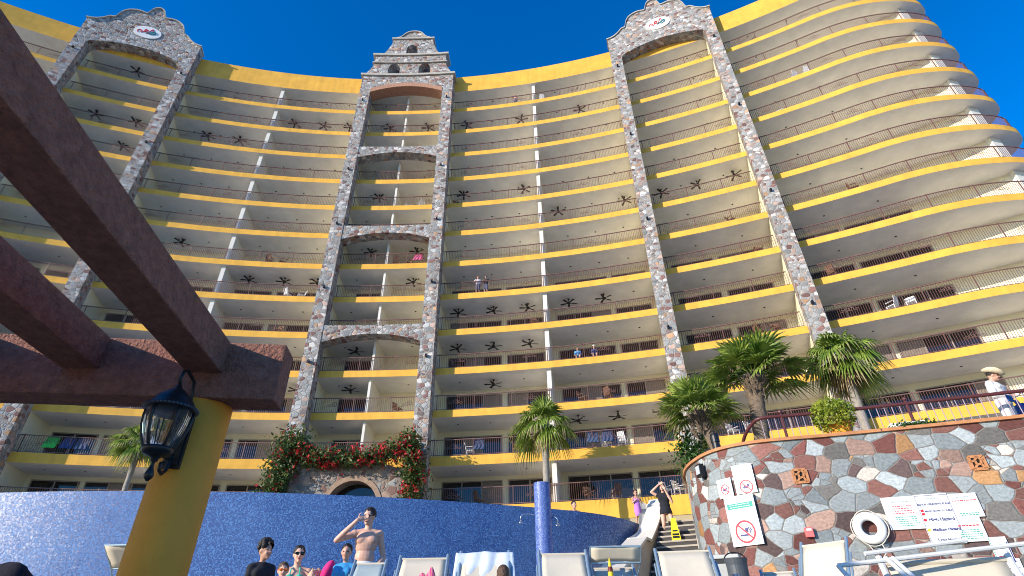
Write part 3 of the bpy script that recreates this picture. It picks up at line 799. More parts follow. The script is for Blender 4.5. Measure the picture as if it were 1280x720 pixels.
for i in (1, 2):   # added columns hold the lengthened cross beam, out of the picture
    q = xe - pside * (0.6 + 5.2 * i) + pdir * 0.12
    mb = MB(); mb.lathe([(0.20, -0.62), (0.20, 1.50)], (q.x, q.y, 0), 32); mb.build('column', M_ochre, perg, smooth=False)

LK = 0.775
lp = aty(206, 535, 3.5)
lc = Vector((lp.x, 3.5, 0))
lant = thing('wall_lantern', 'black iron wall lantern with ribbed glass on the ochre pergola column', 'lantern', (lc.x, lc.y, 0.855))
lant.scale = (LK, LK, LK)
nd = Vector((pc.x - lc.x, pc.y - lc.y, 0)); dist = (nd.length - 0.205) / LK + 0.205; nd.normalize(); sd = Vector((-nd.y, nd.x, 0))
zt = 1.455                                            # level of the glass top
mb = MB()
mb.lathe([(0.205, zt - 0.015), (0.215, zt), (0.21, zt + 0.02), (0.185, zt + 0.035), (0.165, zt + 0.07), (0.13, zt + 0.12), (0.085, zt + 0.16), (0.06, zt + 0.185), (0.035, zt + 0.20), (0.02, zt + 0.23), (0.005, zt + 0.24)], (lc.x, lc.y, 0), 32)
mb.build('cap', M_black, lant, smooth=True)
mb = MB()
for i in range(44):
    t = 2 * math.pi * i / 44; mb.ball((lc.x + 0.213 * math.cos(t), lc.y + 0.213 * math.sin(t), zt + 0.004), 0.011, 6)
mb.build('bead_ring', paint('bead_metal', (0.07, 0.075, 0.09), 0.35, 0.1), lant)
prof = [(0.185, zt - 0.012), (0.188, zt - 0.06), (0.18, zt - 0.14), (0.155, zt - 0.23), (0.115, zt - 0.32), (0.095, zt - 0.345)]
m_, nt, b = newmat('lantern_glass'); b.inputs['Base Color'].default_value = (0.72, 0.76, 0.78, 1); b.inputs['Roughness'].default_value = 0.06
b.inputs['Transmission Weight'].default_value = 0.96; b.inputs['IOR'].default_value = 1.12
mb = MB(); base = []
n = 96
for r_, z in prof:
    for j in range(n):
        t = 2 * math.pi * j / n; rr = r_ - 0.012 + (0.004 if j % 2 else 0.0)
        base.append((lc.x + rr * math.cos(t), lc.y + rr * math.sin(t), z))
mb.add(base, [(i * n + j, i * n + (j + 1) % n, (i + 1) * n + (j + 1) % n, (i + 1) * n + j) for i in range(len(prof) - 1) for j in range(n)])
mb.build('glass', m_, lant)
for j in range(6):
    t = 2 * math.pi * j / 6 + 0.35; mb = MB()
    mb.tube([(lc.x + r_ * math.cos(t), lc.y + r_ * math.sin(t), z) for r_, z in prof], 0.014, 6); mb.build('cage_rib', M_black, lant, smooth=True)
mb = MB(); mb.lathe([(0.01, zt - 0.60), (0.03, zt - 0.575), (0.038, zt - 0.55), (0.025, zt - 0.51), (0.014, zt - 0.48), (0.014, zt - 0.45), (0.03, zt - 0.435), (0.03, zt - 0.42), (0.05, zt - 0.40), (0.10, zt - 0.385), (0.122, zt - 0.355), (0.12, zt - 0.33), (0.10, zt - 0.325)], (lc.x, lc.y, 0), 24)
mb.build('finial', M_black, lant, smooth=True)
mb = MB()
cc = lambda a_, z: (lc.x + nd.x * a_, lc.y + nd.y * a_, z)
mb.box(cc(dist - 0.205, zt - 0.20), (0.03, 0.15, 0.46), math.atan2(nd.y, nd.x)); mb.box(cc(dist - 0.228, zt - 0.20), (0.02, 0.11, 0.40), math.atan2(nd.y, nd.x))
bevel(mb.build('backplate', M_black, lant), 0.004)
mb = MB()
mb.tube([cc(dist - 0.22, zt - 0.28), cc(dist - 0.24, zt - 0.38), cc(dist - 0.27, zt - 0.46), cc(dist - 0.32, zt - 0.50), cc(dist - 0.37, zt - 0.48), cc(dist - 0.38, zt - 0.43), cc(dist - 0.345, zt - 0.41)], 0.016, 8)
mb.tube([cc(dist - 0.245, zt - 0.36), cc(0.10, zt - 0.37)], 0.013, 8)
mb.tube([cc(dist - 0.222, zt - 0.36), cc(dist - 0.222, zt - 0.02)], 0.013, 8)
mb.tube([cc(dist - 0.22, zt - 0.02), cc(dist - 0.23, zt + 0.25), cc(dist - 0.27, zt + 0.36), cc(0.06, zt + 0.40), cc(0.0, zt + 0.36), cc(-0.02, zt + 0.28), cc(0.01, zt + 0.235)], 0.015, 8)
mb.build('bracket', M_black, lant, smooth=True)

# ------------------------------------------------------------------ stairs, slide and flank wall
fl_pts = [(768, 720, 12.3), (806, 671, 15.6), (812, 674, 16.5), (817.5, 662, 17.1), (822.5, 648, 17.7), (826.5, 634, 18.3), (829, 623, 18.8)]
RE = [aty(u, w, y) for u, w, y in fl_pts]
dS = Vector((RE[1].x - RE[0].x, RE[1].y - RE[0].y, 0)).normalized(); nS = Vector((dS.y, -dS.x, 0))
mb = MB()
def wallseg(A, B, th_, cap):
    n = Vector((-(B - A).y, (B - A).x, 0)).normalized() * th_
    P = [A, B, B + n, A + n]
    mb.hexa([(p.x, p.y, 0.0) for p in P] + [(p.x, p.y, p.z - cap) for p in P])
for A, B in zip(RE, RE[1:]): wallseg(A, B, 0.42, 0.07)
fw = mb.build('stair_parapet', M_creamwall, org=(RE[1].x, RE[1].y, 0)); tag(fw, 'cream stuccoed parapet with pale coping stepping up beside the stairs', 'parapet')
mb = MB()
for A, B in zip(RE, RE[1:]):
    n = Vector((-(B - A).y, (B - A).x, 0)).normalized(); o0, o1 = n * -0.06, n * 0.47
    P = [A + o0, B + o0, B + o1, A + o1]
    mb.hexa([(p.x, p.y, p.z - 0.068) for p in P] + [(p.x, p.y, p.z) for p in P])
mb.build('coping', M_slide, fw)
sl = [(786, 672, 16.75), (797, 664, 17.2), (799, 650, 17.85), (798, 636, 18.5), (797, 623, 19.1)]
LE = [aty(u, w, y) for u, w, y in sl]; RR = [p + Vector((-0.10, 0.02, -0.075)) for p in RE[2:]]
mb = MB(); LEc = catmull(LE, 5); RRc = catmull(RR, 5)
for i in range(len(LEc) - 1):
    L1, L2, R1, R2 = LEc[i], LEc[i + 1], RRc[i], RRc[i + 1]
    for j in range(6):
        s0, s1 = j / 6, (j + 1) / 6
        def pt(L, R_, s): q = L + (R_ - L) * s; return q - Vector((0, 0, 0.16 * math.sin(math.pi * s)))
        mb.hexa([pt(L1, R1, s0) - Vector((0, 0, .05)), pt(L1, R1, s1) - Vector((0, 0, .05)), pt(L2, R2, s1) - Vector((0, 0, .05)), pt(L2, R2, s0) - Vector((0, 0, .05)),
                 pt(L1, R1, s0), pt(L1, R1, s1), pt(L2, R2, s1), pt(L2, R2, s0)])
so = mb.build('water_slide', M_slide, org=(LE[0].x, LE[0].y, UP_Z)); tag(so, 'short white water slide chute dropping into the raised blue pool', 'slide')
mb = MB(); T_ = RE[-1]
for dy in (0.0, 0.5):
    q = T_ + Vector((0.12, dy * 0.4, -0.25)); mb.tube([q, q + Vector((0, 0, .45)), q + Vector((-0.05, -0.2, .5)), q + Vector((-0.12, -0.5, .1))], 0.02, 6)
mb.build('grab_rail', M_black, so)
M_riser = paint('shaded_riser', (0.055, 0.05, 0.048), 0.8, 0.2); M_tread = paint('stone_tread', (0.38, 0.33, 0.27), 0.85, 0.15)  # riser colour is dark to paint in the shade on the steps
def stair_flight(S, d, n, w_, rise, tread, base, name, label):
    sd_ = Vector((d.y, -d.x, 0)); m_ = MB()
    for i in range(n):
        a_ = S + d * (tread * i); b_ = S + d * (tread * (i + 1) + 0.0)
        z1 = base + rise * (i + 1)
        P = [a_, a_ + sd_ * w_, b_ + sd_ * w_, b_]
        m_.hexa([(p.x, p.y, base) for p in P] + [(p.x, p.y, z1 - 0.045) for p in P], 0)
        a2 = a_ - d * 0.02; P = [a2, a2 + sd_ * w_, b_ - d * 0.022 + sd_ * w_, b_ - d * 0.022]
        m_.hexa([(p.x, p.y, z1 - 0.044) for p in P] + [(p.x, p.y, z1) for p in P], 1)
    o_ = m_.build(name, [M_riser, M_tread], org=(S.x, S.y, base)); tag(o_, label, 'stairs'); return o_
S0 = Vector((RE[0].x, RE[0].y, 0)) + dS * 1.55 + nS * 0.07
stair_flight(S0, dS, 17, 1.15, 0.168, 0.275, 0.0, 'stair_flight', 'concrete stairs climbing between the cream parapet and the stone wall')
def stairz(p): i = ((Vector((p.x, p.y, 0)) - S0).dot(dS)) / 0.275; return 0.168 * (min(16, max(0, math.floor(i))) + 1)

# ------------------------------------------------------------------ shower column
q = aty(677, 604, 12.4); r_ = 0.175
shower = thing('shower_column', 'round blue mosaic shower column standing before the pool wall', 'shower', (q.x, q.y, 0))
mb = MB(); n = 40; uv = []
for j in range(n):
    t0, t1 = 2 * math.pi * j / n, 2 * math.pi * (j + 1) / n
    mb.quad((q.x + r_ * math.cos(t0), q.y + r_ * math.sin(t0), 0), (q.x + r_ * math.cos(t1), q.y + r_ * math.sin(t1), 0), (q.x + r_ * math.cos(t1), q.y + r_ * math.sin(t1), q.z), (q.x + r_ * math.cos(t0), q.y + r_ * math.sin(t0), q.z))
    uv += [(t0 * r_, 0), (t1 * r_, 0), (t1 * r_, q.z), (t0 * r_, q.z)]
top_ = [(q.x + r_ * math.cos(2 * math.pi * j / n), q.y + r_ * math.sin(2 * math.pi * j / n), q.z) for j in range(n)]
mb.add(top_, [tuple(range(n))]); uv += [(p[0], p[1]) for p in top_]
o_ = mb.build('pillar', M_tile2, shower)
ul = o_.data.uv_layers.new(name='UVMap')
for i, t in enumerate(uv): ul.data[i].uv = t
for p_ in o_.data.polygons: p_.use_smooth = len(p_.vertices) == 4
M_chrome = paint('chrome', (0.6, 0.62, 0.65), 0.15, 0.05, metal=0.9)
for s_, dd in ((-1, (651, 652)), (1, (697, 655))):
    e = aty(dd[0], dd[1], 12.25); mb = MB()
    zz = e.z + 0.16
    mb.tube([(q.x + s_ * 0.15, q.y, zz - 0.02), (q.x + s_ * 0.24, q.y - 0.04, zz), (e.x - s_ * 0.06, e.y, zz - 0.01), (e.x, e.y, zz - 0.06), (e.x, e.y, e.z)], 0.011, 8)
    mb.lathe([(0.05, e.z - 0.04), (0.045, e.z - 0.02), (0.015, e.z + 0.02)], (e.x, e.y, 0), 12)
    mb.build('shower_head', M_chrome, shower, smooth=True)

# ------------------------------------------------------------------ terrace railing, posts and planter
rp = offset(wallpath, 0.42)
i0 = min(range(len(rp)), key=lambda i: (rp[i] - aty(962, 548, 12.9).to_2d().to_3d()).length)
rpath = resample(rp[i0:], 0.02)
M_rail2 = paint('maroon_metal', (0.095, 0.028, 0.028), 0.4, 0.1)
M_balu = paint('baluster_metal', (0.34, 0.27, 0.32), 0.4, 0.1)
tr = thing('terrace_railing', 'maroon railing with pale balusters curving along the top of the stone wall', 'railing', (rpath[0].x, rpath[0].y, TER_Z))
zr = TER_Z + 0.98
mb = MB(); pre = [(rpath[0].x - 0.28, rpath[0].y + 0.9, TER_Z + 0.45), (rpath[0].x - 0.25, rpath[0].y + 0.55, TER_Z + 0.72), (rpath[0].x - 0.15, rpath[0].y + 0.25, zr - 0.08)]
mb.tube(catmull([Vector(p) for p in pre] + [Vector((p.x, p.y, zr)) for p in rpath[::30]], 4), 0.042, 8); mb.build('top_rail', M_rail2, tr, smooth=True)
mb = MB(); mb.tube([(p.x, p.y, TER_Z + 0.12) for p in rpath[::20]], 0.018, 6); mb.build('bottom_rail', M_rail2, tr)
for i, p in enumerate(rpath[::8]):
    if p.x > 14: break
    if i % 17 == 3:
        mb = MB(); mb.tube([(p.x, p.y, TER_Z), (p.x, p.y, zr + 0.06)], 0.034, 8); mb.ball((p.x, p.y, zr + 0.11), 0.055, 10); mb.build('post', M_rail2, tr)
    else:
        mb = MB(); mb.tube([(p.x, p.y, TER_Z + 0.1), (p.x, p.y, zr)], 0.010, 6); mb.build('baluster', M_balu, tr)

def leaf_cloud(mb, pts, size, seed, up=0.3, mi=0):
    r = random.Random(seed)
    for p in pts:
        s_ = size * r.uniform(0.6, 1.3)
        n = Vector((r.gauss(0, 1), r.gauss(0, 1), r.gauss(up, 1))).normalized()
        a = n.orthogonal().normalized(); a = (Matrix.Rotation(r.random() * 6.28, 3, n) @ a); b_ = n.cross(a)
        fold = n * (0.25 * s_)
        mb.add([p - a * s_, p - b_ * 0.45 * s_ + fold * 0.3, p + a * s_, p + b_ * 0.45 * s_ + fold * 0.3], [(0, 1, 2), (0, 2, 3)], mi)
pp = aty(1047, 530, 12.75)
pot = thing('potted_bush', 'bright yellow green bush in a yellow pot behind the maroon railing', 'potted plant', (pp.x, pp.y, TER_Z))
mb = MB(); mb.lathe([(0.20, TER_Z), (0.24, TER_Z + 0.25), (0.28, TER_Z + 0.62), (0.31, TER_Z + 0.66), (0.31, TER_Z + 0.72), (0.26, TER_Z + 0.72), (0.25, TER_Z + 0.62)], (pp.x, pp.y, 0), 24); mb.build('pot', M_ochre, pot)
mb = MB(); r = random.Random(4); pts = []
for i in range(2600):
    v = Vector((r.gauss(0, 1), r.gauss(0, 1), r.gauss(0, 1))).normalized() * (0.45 * r.random()**0.3)
    v = Vector((v.x * 1.15 - 0.12, v.y * 1.0 - 0.12, v.z * 0.95 - .06)); pts.append(Vector((pp.x, pp.y, TER_Z + 0.95)) + v * (1 + 0.18 * mnoise.noise(v * 6)))
leaf_cloud(mb, pts, 0.045, 5); mb.build('foliage', M_bushleaf, pot)
for (u, w, y, sz, lab) in ((1150, 531, 12.0, 0.22, 'low green plant beside the white box on the stone wall'),):
    c = aty(u, w, y); mb = MB(); r = random.Random(int(u)); pts = []
    for i in range(900):
        pts.append(Vector((c.x + r.gauss(0, 0.32), c.y - .1 + r.gauss(0, 0.07), c.z - 0.1 + abs(r.gauss(0, 0.07)))))
    leaf_cloud(mb, pts, 0.04, int(u)); o_ = mb.build('ground_cover', M_shrub, org=(c.x, c.y, TER_Z)); tag(o_, lab, 'plant', kind='stuff')
c = aty(1135, 533, 12.15); mb = MB(); mb.box((c.x, c.y, c.z - 0.1), (0.75, 0.3, 0.34), rad(-18)); o_ = bevel(mb.build('white_box', M_white, org=(c.x, c.y, TER_Z)), 0.02); tag(o_, 'small white planter box behind the maroon terrace railing', 'planter')
c = aty(895, 556, 14.2); mb = MB(); mb.lathe([(0.10, TER_Z), (0.10, c.z + 0.05), (0.115, c.z + 0.06), (0.115, c.z + 0.22), (0.10, c.z + 0.28), (0.04, c.z + 0.31)], (c.x, c.y, 0), 16)
o_ = mb.build('bollard_lamp', M_black, org=(c.x, c.y, TER_Z), smooth=False); tag(o_, 'black bollard lamp beside the left palms on the terrace', 'lamp')

# ------------------------------------------------------------------ palms
def palm(name, label, base, topc, tr0, R_, nl, seed, mats, lean=0.0, skirt=10, droop=0.55, upmin=-0.55):
    r = random.Random(seed); base, topc = Vector(base), Vector(topc)
    t_ = thing(name, label, 'palm tree', base, 0, 'fan palms in front of the hotel')
    ctrl = [base, base.lerp(topc, 0.35) + Vector((lean, 0, 0)), base.lerp(topc, 0.75) + Vector((lean * 0.7, 0, 0)), topc]
    path = catmull(ctrl, 10); mb = MB(); nn = len(path)
    rs = [tr0 * (1.25 - 0.35 * min(1, i / nn * 3) + 0.05 * math.sin(i * 2.3) + (0.18 if i > nn * 0.85 else 0)) for i in range(nn)]
    mb.tube(path, rs, 14); mb.build('trunk', mats[2], t_, smooth=True)
    mb = MB()
    def leaf(d, Lp, Lb, dr, dead):
        d = d.normalized(); side = d.cross(Vector((0, 0, 1)))
        if side.length < 0.1: side = Vector((1, 0, 0))
        side.normalize(); nrm = side.cross(d).normalized(); tw_ = r.uniform(-0.5, 0.5)
        side = Matrix.Rotation(tw_, 3, d) @ side; nrm = side.cross(d).normalized()
        o0 = topc + d * 0.08; hub = topc + d * Lp + Vector((0, 0, -0.10 * Lp * dr))
        mb.bar(o0, hub, 0.022, 0.014, mi=2 if dead else 0)
        dd = (d + Vector((0, 0, -0.35 * dr))).normalized(); nrm = side.cross(dd).normalized()
        ns_ = 20; spread = rad(r.uniform(85, 108))
        for k in range(ns_):
            a = -spread + 2 * spread * (k + 0.5) / ns_
            ld = (dd * math.cos(a) + side * math.sin(a) + nrm * (0.25 * math.cos(a) * r.uniform(0.3, 1.0))).normalized()
            L = Lb * (0.70 + 0.30 * math.cos(a)) * r.uniform(0.86, 1.06)
            q = side * math.cos(a) - dd * math.sin(a); wd = 0.10 * Lb * (1 + 0.1 * r.random())
            def pos(t): return hub + ld * (L * t) + Vector((0, 0, -dr * L * (0.10 * t + 0.55 * t**3)))
            p0, p1, p2, p3 = pos(0.03), pos(0.42), pos(0.74), pos(1.0)
            fold = nrm * (wd * 0.5)
            m0 = 2 if dead else 0; m1 = 2 if dead else (1 if r.random() < 0.45 else 0)
            mb.add([p0, p1 - q * wd * .5 + fold, p1, p1 + q * wd * .5 + fold], [(0, 2, 1), (0, 3, 2)], m0)
            mb.add([p1 - q * wd * .5 + fold, p1, p1 + q * wd * .5 + fold, p2 - q * wd * .28, p2, p2 + q * wd * .28], [(0, 1, 4, 3), (1, 2, 5, 4)], m0)
            hang = Vector((r.uniform(-.05, .05), r.uniform(-.05, .05), -0.12 * dr)) * L
            mb.add([p2 - q * wd * .28, p2 + q * wd * .28, p3 + hang], [(0, 1, 2)], m1)
    for i in range(nl):
        z = upmin + (0.98 - upmin) * ((i + 0.5) / nl)**0.9; az = i * 2.39996 + r.uniform(-.3, .3)
        h = math.sqrt(max(0.02, 1 - min(1, z)**2)); d = Vector((h * math.cos(az), h * math.sin(az), z))
        young = max(0, z)
        leaf(d, R_ * r.uniform(0.42, 0.58) * (1 - 0.25 * young), R_ * r.uniform(0.52, 0.66), droop * (1.35 - 0.8 * young) * r.uniform(0.8, 1.3), False)
    for i in range(skirt):
        az = r.random() * 6.28; d = Vector((0.55 * math.cos(az), 0.55 * math.sin(az), -r.uniform(0.5, 1.1)))
        leaf(d, R_ * r.uniform(0.2, 0.4), R_ * r.uniform(0.35, 0.5), 1.0, True)
    mb.build('crown', [mats[0], mats[1], M_dead], t_)
    if skirt > 8 or skirt == 0:
        mb = MB()
        for i in range(80):
            az = r.random() * 6.28; zz = topc.z - r.uniform(0.05, 0.8); a = Vector((topc.x + tr0 * 1.05 * math.cos(az), topc.y + tr0 * 1.05 * math.sin(az), zz))
            mb.bar(a, a + Vector((0.16 * math.cos(az), 0.16 * math.sin(az), 0.18)), 0.05, 0.02)
        mb.build('leaf_bases', M_dead if skirt > 8 else M_bark, t_)
    return t_
G = [M_palm, M_palmtip, M_bark]; GG = [M_palm, M_palmtip, M_barkgrey]
def P_(u, w, y): return aty(u, w, y)
b = P_(157, 612, 29.5); t = P_(177, 552, 29.5)
palm('fan_palm', 'slender palm behind the left end of the blue wall, beside the lantern', (b.x, b.y, UP_Z), t, 0.15, 1.6, 24, 1, GG, skirt=6, droop=0.8, upmin=-0.6)
b = P_(683, 622, 29.65); t = P_(680.5, 530, 29.65)
palm('fan_palm', 'lone slender palm rising behind the blue shower column', (b.x, b.y, UP_Z), t, 0.20, 1.95, 24, 2, GG, skirt=5, droop=0.75, upmin=-0.6)
b = P_(893, 562, 17.0); t = P_(872, 515, 17.0)
palm('fan_palm', 'shaggy leaning palm at the left end of the stone wall terrace', (b.x + 0.2, b.y, TER_Z), t, 0.19, 1.5, 28, 3, G, lean=0.12, skirt=0, droop=0.32, upmin=-0.16)
b = P_(871, 566, 19.5); t = P_(866, 497, 19.5)
palm('fan_palm', 'thin grey trunked palm just behind the shaggy leaning palm', (b.x, b.y, UP_Z), t, 0.10, 1.25, 18, 4, GG, skirt=3, droop=0.7)
b = P_(946, 553, 17.0); t = P_(941, 470, 17.0)
palm('fan_palm', 'largest palm with thick shaggy brown trunk in the terrace middle', (b.x, b.y, TER_Z), t, 0.27, 1.9, 34, 5, G, skirt=0, droop=0.30, upmin=-0.14)
b = P_(1081, 540, 17.0); t = P_(1050, 447, 17.0)
palm('fan_palm', 'palm with smooth pale leaning trunk and drooping crown by the potted bush', (b.x, b.y, TER_Z), t, 0.15, 1.45, 28, 6, GG, lean=0.05, skirt=10, droop=0.85, upmin=-0.6)
c = aty(861, 566, 18.6); mb = MB(); r = random.Random(9); pts = []
for i in range(900):
    v = Vector((r.gauss(0, .30), r.gauss(0, .25), r.gauss(0, .42))); pts.append(Vector((c.x + 0.1, c.y, c.z)) + v)
leaf_cloud(mb, pts, 0.085, 10)
sh = thing('shrub', 'dark green shrub at the left corner of the stone wall', 'shrub', (c.x, c.y, UP_Z)); mb.build('foliage', M_shrub, sh)
mb = MB(); mb.tube([(c.x, c.y, UP_Z), (c.x + .05, c.y, c.z)], 0.05, 6); mb.build('stem', M_bark, sh)

# ------------------------------------------------------------------ bougainvillea round the portal
r = random.Random(21); lv = MB(); rd = []; gp = []; stems = MB()
def bp(u, z, dep): return fp(u, z, dep)
path_l = [(-3.75, 3.2), (-3.95, 5.5), (-3.9, 7.5), (-3.7, 9.2), (-3.2, 9.9)]
path_t = [(-3.3, 9.45), (-2.0, 9.05), (-0.5, 8.95), (1.0, 8.95), (2.4, 9.2), (3.6, 9.8)]
path_r = [(3.6, 10.0), (3.95, 8.6), (3.9, 7.0), (3.75, 5.0), (3.7, 3.2)]
for pth, wd, cnt_, redp in ((path_l, 0.66, 6500, 0.08), (path_t, 0.46, 5200, 0.36), (path_r, 0.58, 5600, 0.25)):
    q = catmull([Vector((a, z, 0)) for a, z in pth], 10)
    stems.tube([bp(p.x, p.y, -0.15) for p in q[::3]], 0.05, 6)
    for i in range(cnt_):
        p = q[r.randrange(len(q))]; cl = mnoise.noise(Vector((p.x * 1.3, p.y * 1.3, 3.0)))
        rr = wd * (1 + 0.5 * cl); v = (r.gauss(0, rr * .62), r.gauss(0, rr * .62), r.gauss(0, 0.28))
        u_, z_ = p.x + v[0], p.y + v[1]
        if -3.3 < u_ < 3.3 and z_ < 8.4 - 0.06 * u_ * u_ and r.random() < 0.93: continue
        P3 = bp(u_, z_, -0.45 + v[2] * 1.3)
        red = redp * (0.25 + 2.4 * max(0, mnoise.noise(Vector((u_ * 1.6, z_ * 1.6, 8.0))) + 0.12))
        (rd if r.random() < red else gp).append(P3)
leaf_cloud(lv, gp, 0.12, 22)
bg = thing('bougainvillea', 'red flowering bougainvillea climbing round the stone entrance arch', 'climbing plant', fp(0, UP_Z, -0.3))
lv.build('foliage', M_boug, bg); stems.build('stem', M_bark, bg)
rb_ = MB(); leaf_cloud(rb_, rd, 0.12, 23)
for p in rd[::2]: leaf_cloud(rb_, [p + Vector((r.gauss(0, .07), r.gauss(0, .07), r.gauss(0, .07)))], 0.11, r.random())
rb_.build('flowers', M_bract, bg)
# ------------------------------------------------------------------ signs and fittings on the stone wall
def text_mesh(name, body, size, loc, mat, parent, align='CENTER', bold=0.0):
    cu = bpy.data.curves.new(name, 'FONT'); cu.body = body; cu.size = size; cu.align_x = align; cu.align_y = 'CENTER'; cu.offset = bold; cu.resolution_u = 2
    t = bpy.data.objects.new(name, cu); COL.objects.link(t)
    dg = bpy.context.evaluated_depsgraph_get(); me = bpy.data.meshes.new_from_object(t.evaluated_get(dg))
    bpy.data.objects.remove(t); me.materials.clear(); me.materials.append(mat)
    o_ = link(bpy.data.objects.new(name, me)); o_.parent = parent
    o_.location = loc; o_.rotation_euler = (rad(90), 0, 0); return o_
def wall_thing(name, label, cat, u, w, off=0.035, group=None):
    p, ang = on_wall(u, w, off); t_ = thing(name, label, cat, p, ang, group)
    dep = p.y * math.cos(PITCH) + p.z * math.sin(PITCH); return t_, dep / F_PX
def board(t_, W, H, mat=M_signwhite, th=0.02):
    m_ = MB(); m_.box((0, 0, 0), (W, th, H)); o_ = m_.build('board', mat, t_, local=True); return bevel(o_, 0.004)
def lines(t_, rows, y=-0.0125):     # rows: x0, x1, z, h, material
    by = {}
    for x0, x1, z, h, mt in rows: by.setdefault(mt.name, (mt, MB()))[1].box(((x0 + x1) / 2, y, z), (x1 - x0, 0.003, h))
    for mt, m_ in by.values(): m_.build('lettering', mt, t_, local=True)
def small_print(t_, x0, x1, z0, z1, n, mt, seed, h=None):
    r = random.Random(seed); rows = []; pitch = (z1 - z0) / n
    for i in range(n):
        z = z1 - pitch * (i + .5); Wd = (x1 - x0) * r.uniform(0.72, 1.0); x = (x0 + x1) / 2 - Wd / 2; e = x + Wd
        while x < e - 0.01:
            l = r.uniform(0.02, 0.06); rows.append((x, min(e, x + l), z, h or pitch * .45, mt)); x += l + 0.014
    lines(t_, rows)
def prohibition(t_, cx, cz, R_, glyph):
    m_ = MB(); n = 36
    for i in range(n):
        a0, a1 = 2 * math.pi * i / n, 2 * math.pi * (i + 1) / n; P = []
        for yy in (-0.011, -0.016):
            P += [(cx + R_ * math.cos(a0), yy, cz + R_ * math.sin(a0)), (cx + R_ * math.cos(a1), yy, cz + R_ * math.sin(a1)), (cx + .84 * R_ * math.cos(a1), yy, cz + .84 * R_ * math.sin(a1)), (cx + .84 * R_ * math.cos(a0), yy, cz + .84 * R_ * math.sin(a0))]
        m_.hexa(P)
    d = R_ * .62
    m_.bar((cx - d, -0.0175, cz + d), (cx + d, -0.0175, cz - d), R_ * .14, 0.003, up=(0, 1, 0)); m_.build('prohibition_ring', M_signred, t_, local=True)
    g = MB()
    if glyph == 'smoke':
        g.box((cx - .12 * R_, -0.013, cz - .30 * R_), (.85 * R_, 0.003, .15 * R_)); 
        for k_ in range(2):
            pts = [(cx + (.42 + .16 * k_) * R_ + .07 * R_ * math.sin(i * 1.3), -0.013, cz + (-.15 + .13 * i) * R_) for i in range(5)]
            for a, b in zip(pts, pts[1:]): g.bar(a, b, .09 * R_, 0.003, up=(0, 1, 0))
        g.box((cx + .15 * R_, -0.0132, cz + .12 * R_), (.3 * R_, 0.003, .34 * R_))
    else:
        g.box((cx - .1 * R_, -0.013, cz - .12 * R_), (.8 * R_, 0.003, .3 * R_)); g.box((cx + .3 * R_, -0.0132, cz + .15 * R_), (.3 * R_, 0.003, .4 * R_)); g.box((cx - .3 * R_, -0.0132, cz + .12 * R_), (.16 * R_, 0.003, .3 * R_))
    g.build('pictogram', M_signblue, t_, local=True)
def sign(label, u, w, wp, hp, sx=1.0):
    t_, s_ = wall_thing('wall_sign', label, 'sign', u, w); W, H = wp * s_ * sx, hp * s_ * 1.12
    board(t_, W, H); return t_, W, H
t_, W, H = sign('smallest square white sign with a red prohibition ring, left end of the stone wall', 906.5, 610.5, 17, 20, 1.25); prohibition(t_, 0.0, -.06 * H, .27 * H, 'x'); small_print(t_, -.1 * W, .1 * W, .32 * H, .42 * H, 1, M_signgrey, 3)
t_, W, H = sign('tall white sign with a prohibition ring at its foot, above the no smoking sign', 930, 598.5, 22, 31, 1.15); prohibition(t_, 0.03 * W, -.27 * H, .32 * W, 'x'); small_print(t_, -.4 * W, .4 * W, .0, .14 * H, 3, M_signgrey, 4)
t_, W, H = sign('largest white sign with green header and red no smoking symbol', 929, 650, 36, 52, 1.1)
prohibition(t_, 0, -.23 * H, .33 * W, 'smoke'); lines(t_, [(-.43 * W, .43 * W, .29 * H, .11 * H, M_signgreen)])
small_print(t_, -.38 * W, .38 * W, .245 * H, .335 * H, 2, M_signwhite, 5, 0.012)
for o_ in t_.children:
    if o_.name.startswith('lettering') and o_.data.materials[0] == M_signwhite: o_.location.y = -0.004
small_print(t_, -.38 * W, .38 * W, .02 * H, .2 * H, 4, M_signgrey, 6, 0.012); small_print(t_, -.1 * W, .1 * W, .40 * H, .45 * H, 1, M_signgrey, 7, .012)
t_, W, H = sign('square white notice with red and green print, right of the life ring', 1130, 641, 41, 34, 1.0)
small_print(t_, -.32 * W, .32 * W, .30 * H, .38 * H, 1, M_signgrey, 8, .02); small_print(t_, -.3 * W, .3 * W, -.05 * H, .24 * H, 4, M_signred, 9, .014); small_print(t_, -.32 * W, .32 * W, -.42 * H, -.10 * H, 5, M_signgreen, 10, .014)
t_, W, H = sign('tall beach warning flags sign listing hazard levels, between two notices', 1174, 648, 37, 52, 1.0)
text_mesh('lettering', 'BEACH WARNING FLAGS', .075 * W * 1.15, (0, -0.0125, .29 * H), M_signblue, t_, bold=.002); text_mesh('lettering', 'BEACH CLOSED TO PUBLIC', .068 * W, (.08 * W, -0.0125, .15 * H), M_signblue, t_, bold=.002)
text_mesh('lettering', 'High Hazard', .15 * W, (.06 * W, -0.0125, -.02 * H), M_signblue, t_, bold=.003); text_mesh('lettering', 'Medium Hazard', .125 * W, (.08 * W, -0.0125, -.22 * H), M_signblue, t_, bold=.003)
text_mesh('lettering', 'Low Hazard', .14 * W, (.06 * W, -0.0125, -.42 * H), M_signblue, t_, bold=.003)
small_print(t_, -.3 * W, .3 * W, .37 * H, .44 * H, 1, M_signgrey, 11, .02); small_print(t_, -.25 * W, .38 * W, -.12 * H, -.07 * H, 1, M_signgrey, 12, .01); small_print(t_, -.25 * W, .38 * W, -.32 * H, -.27 * H, 1, M_signgrey, 13, .01)
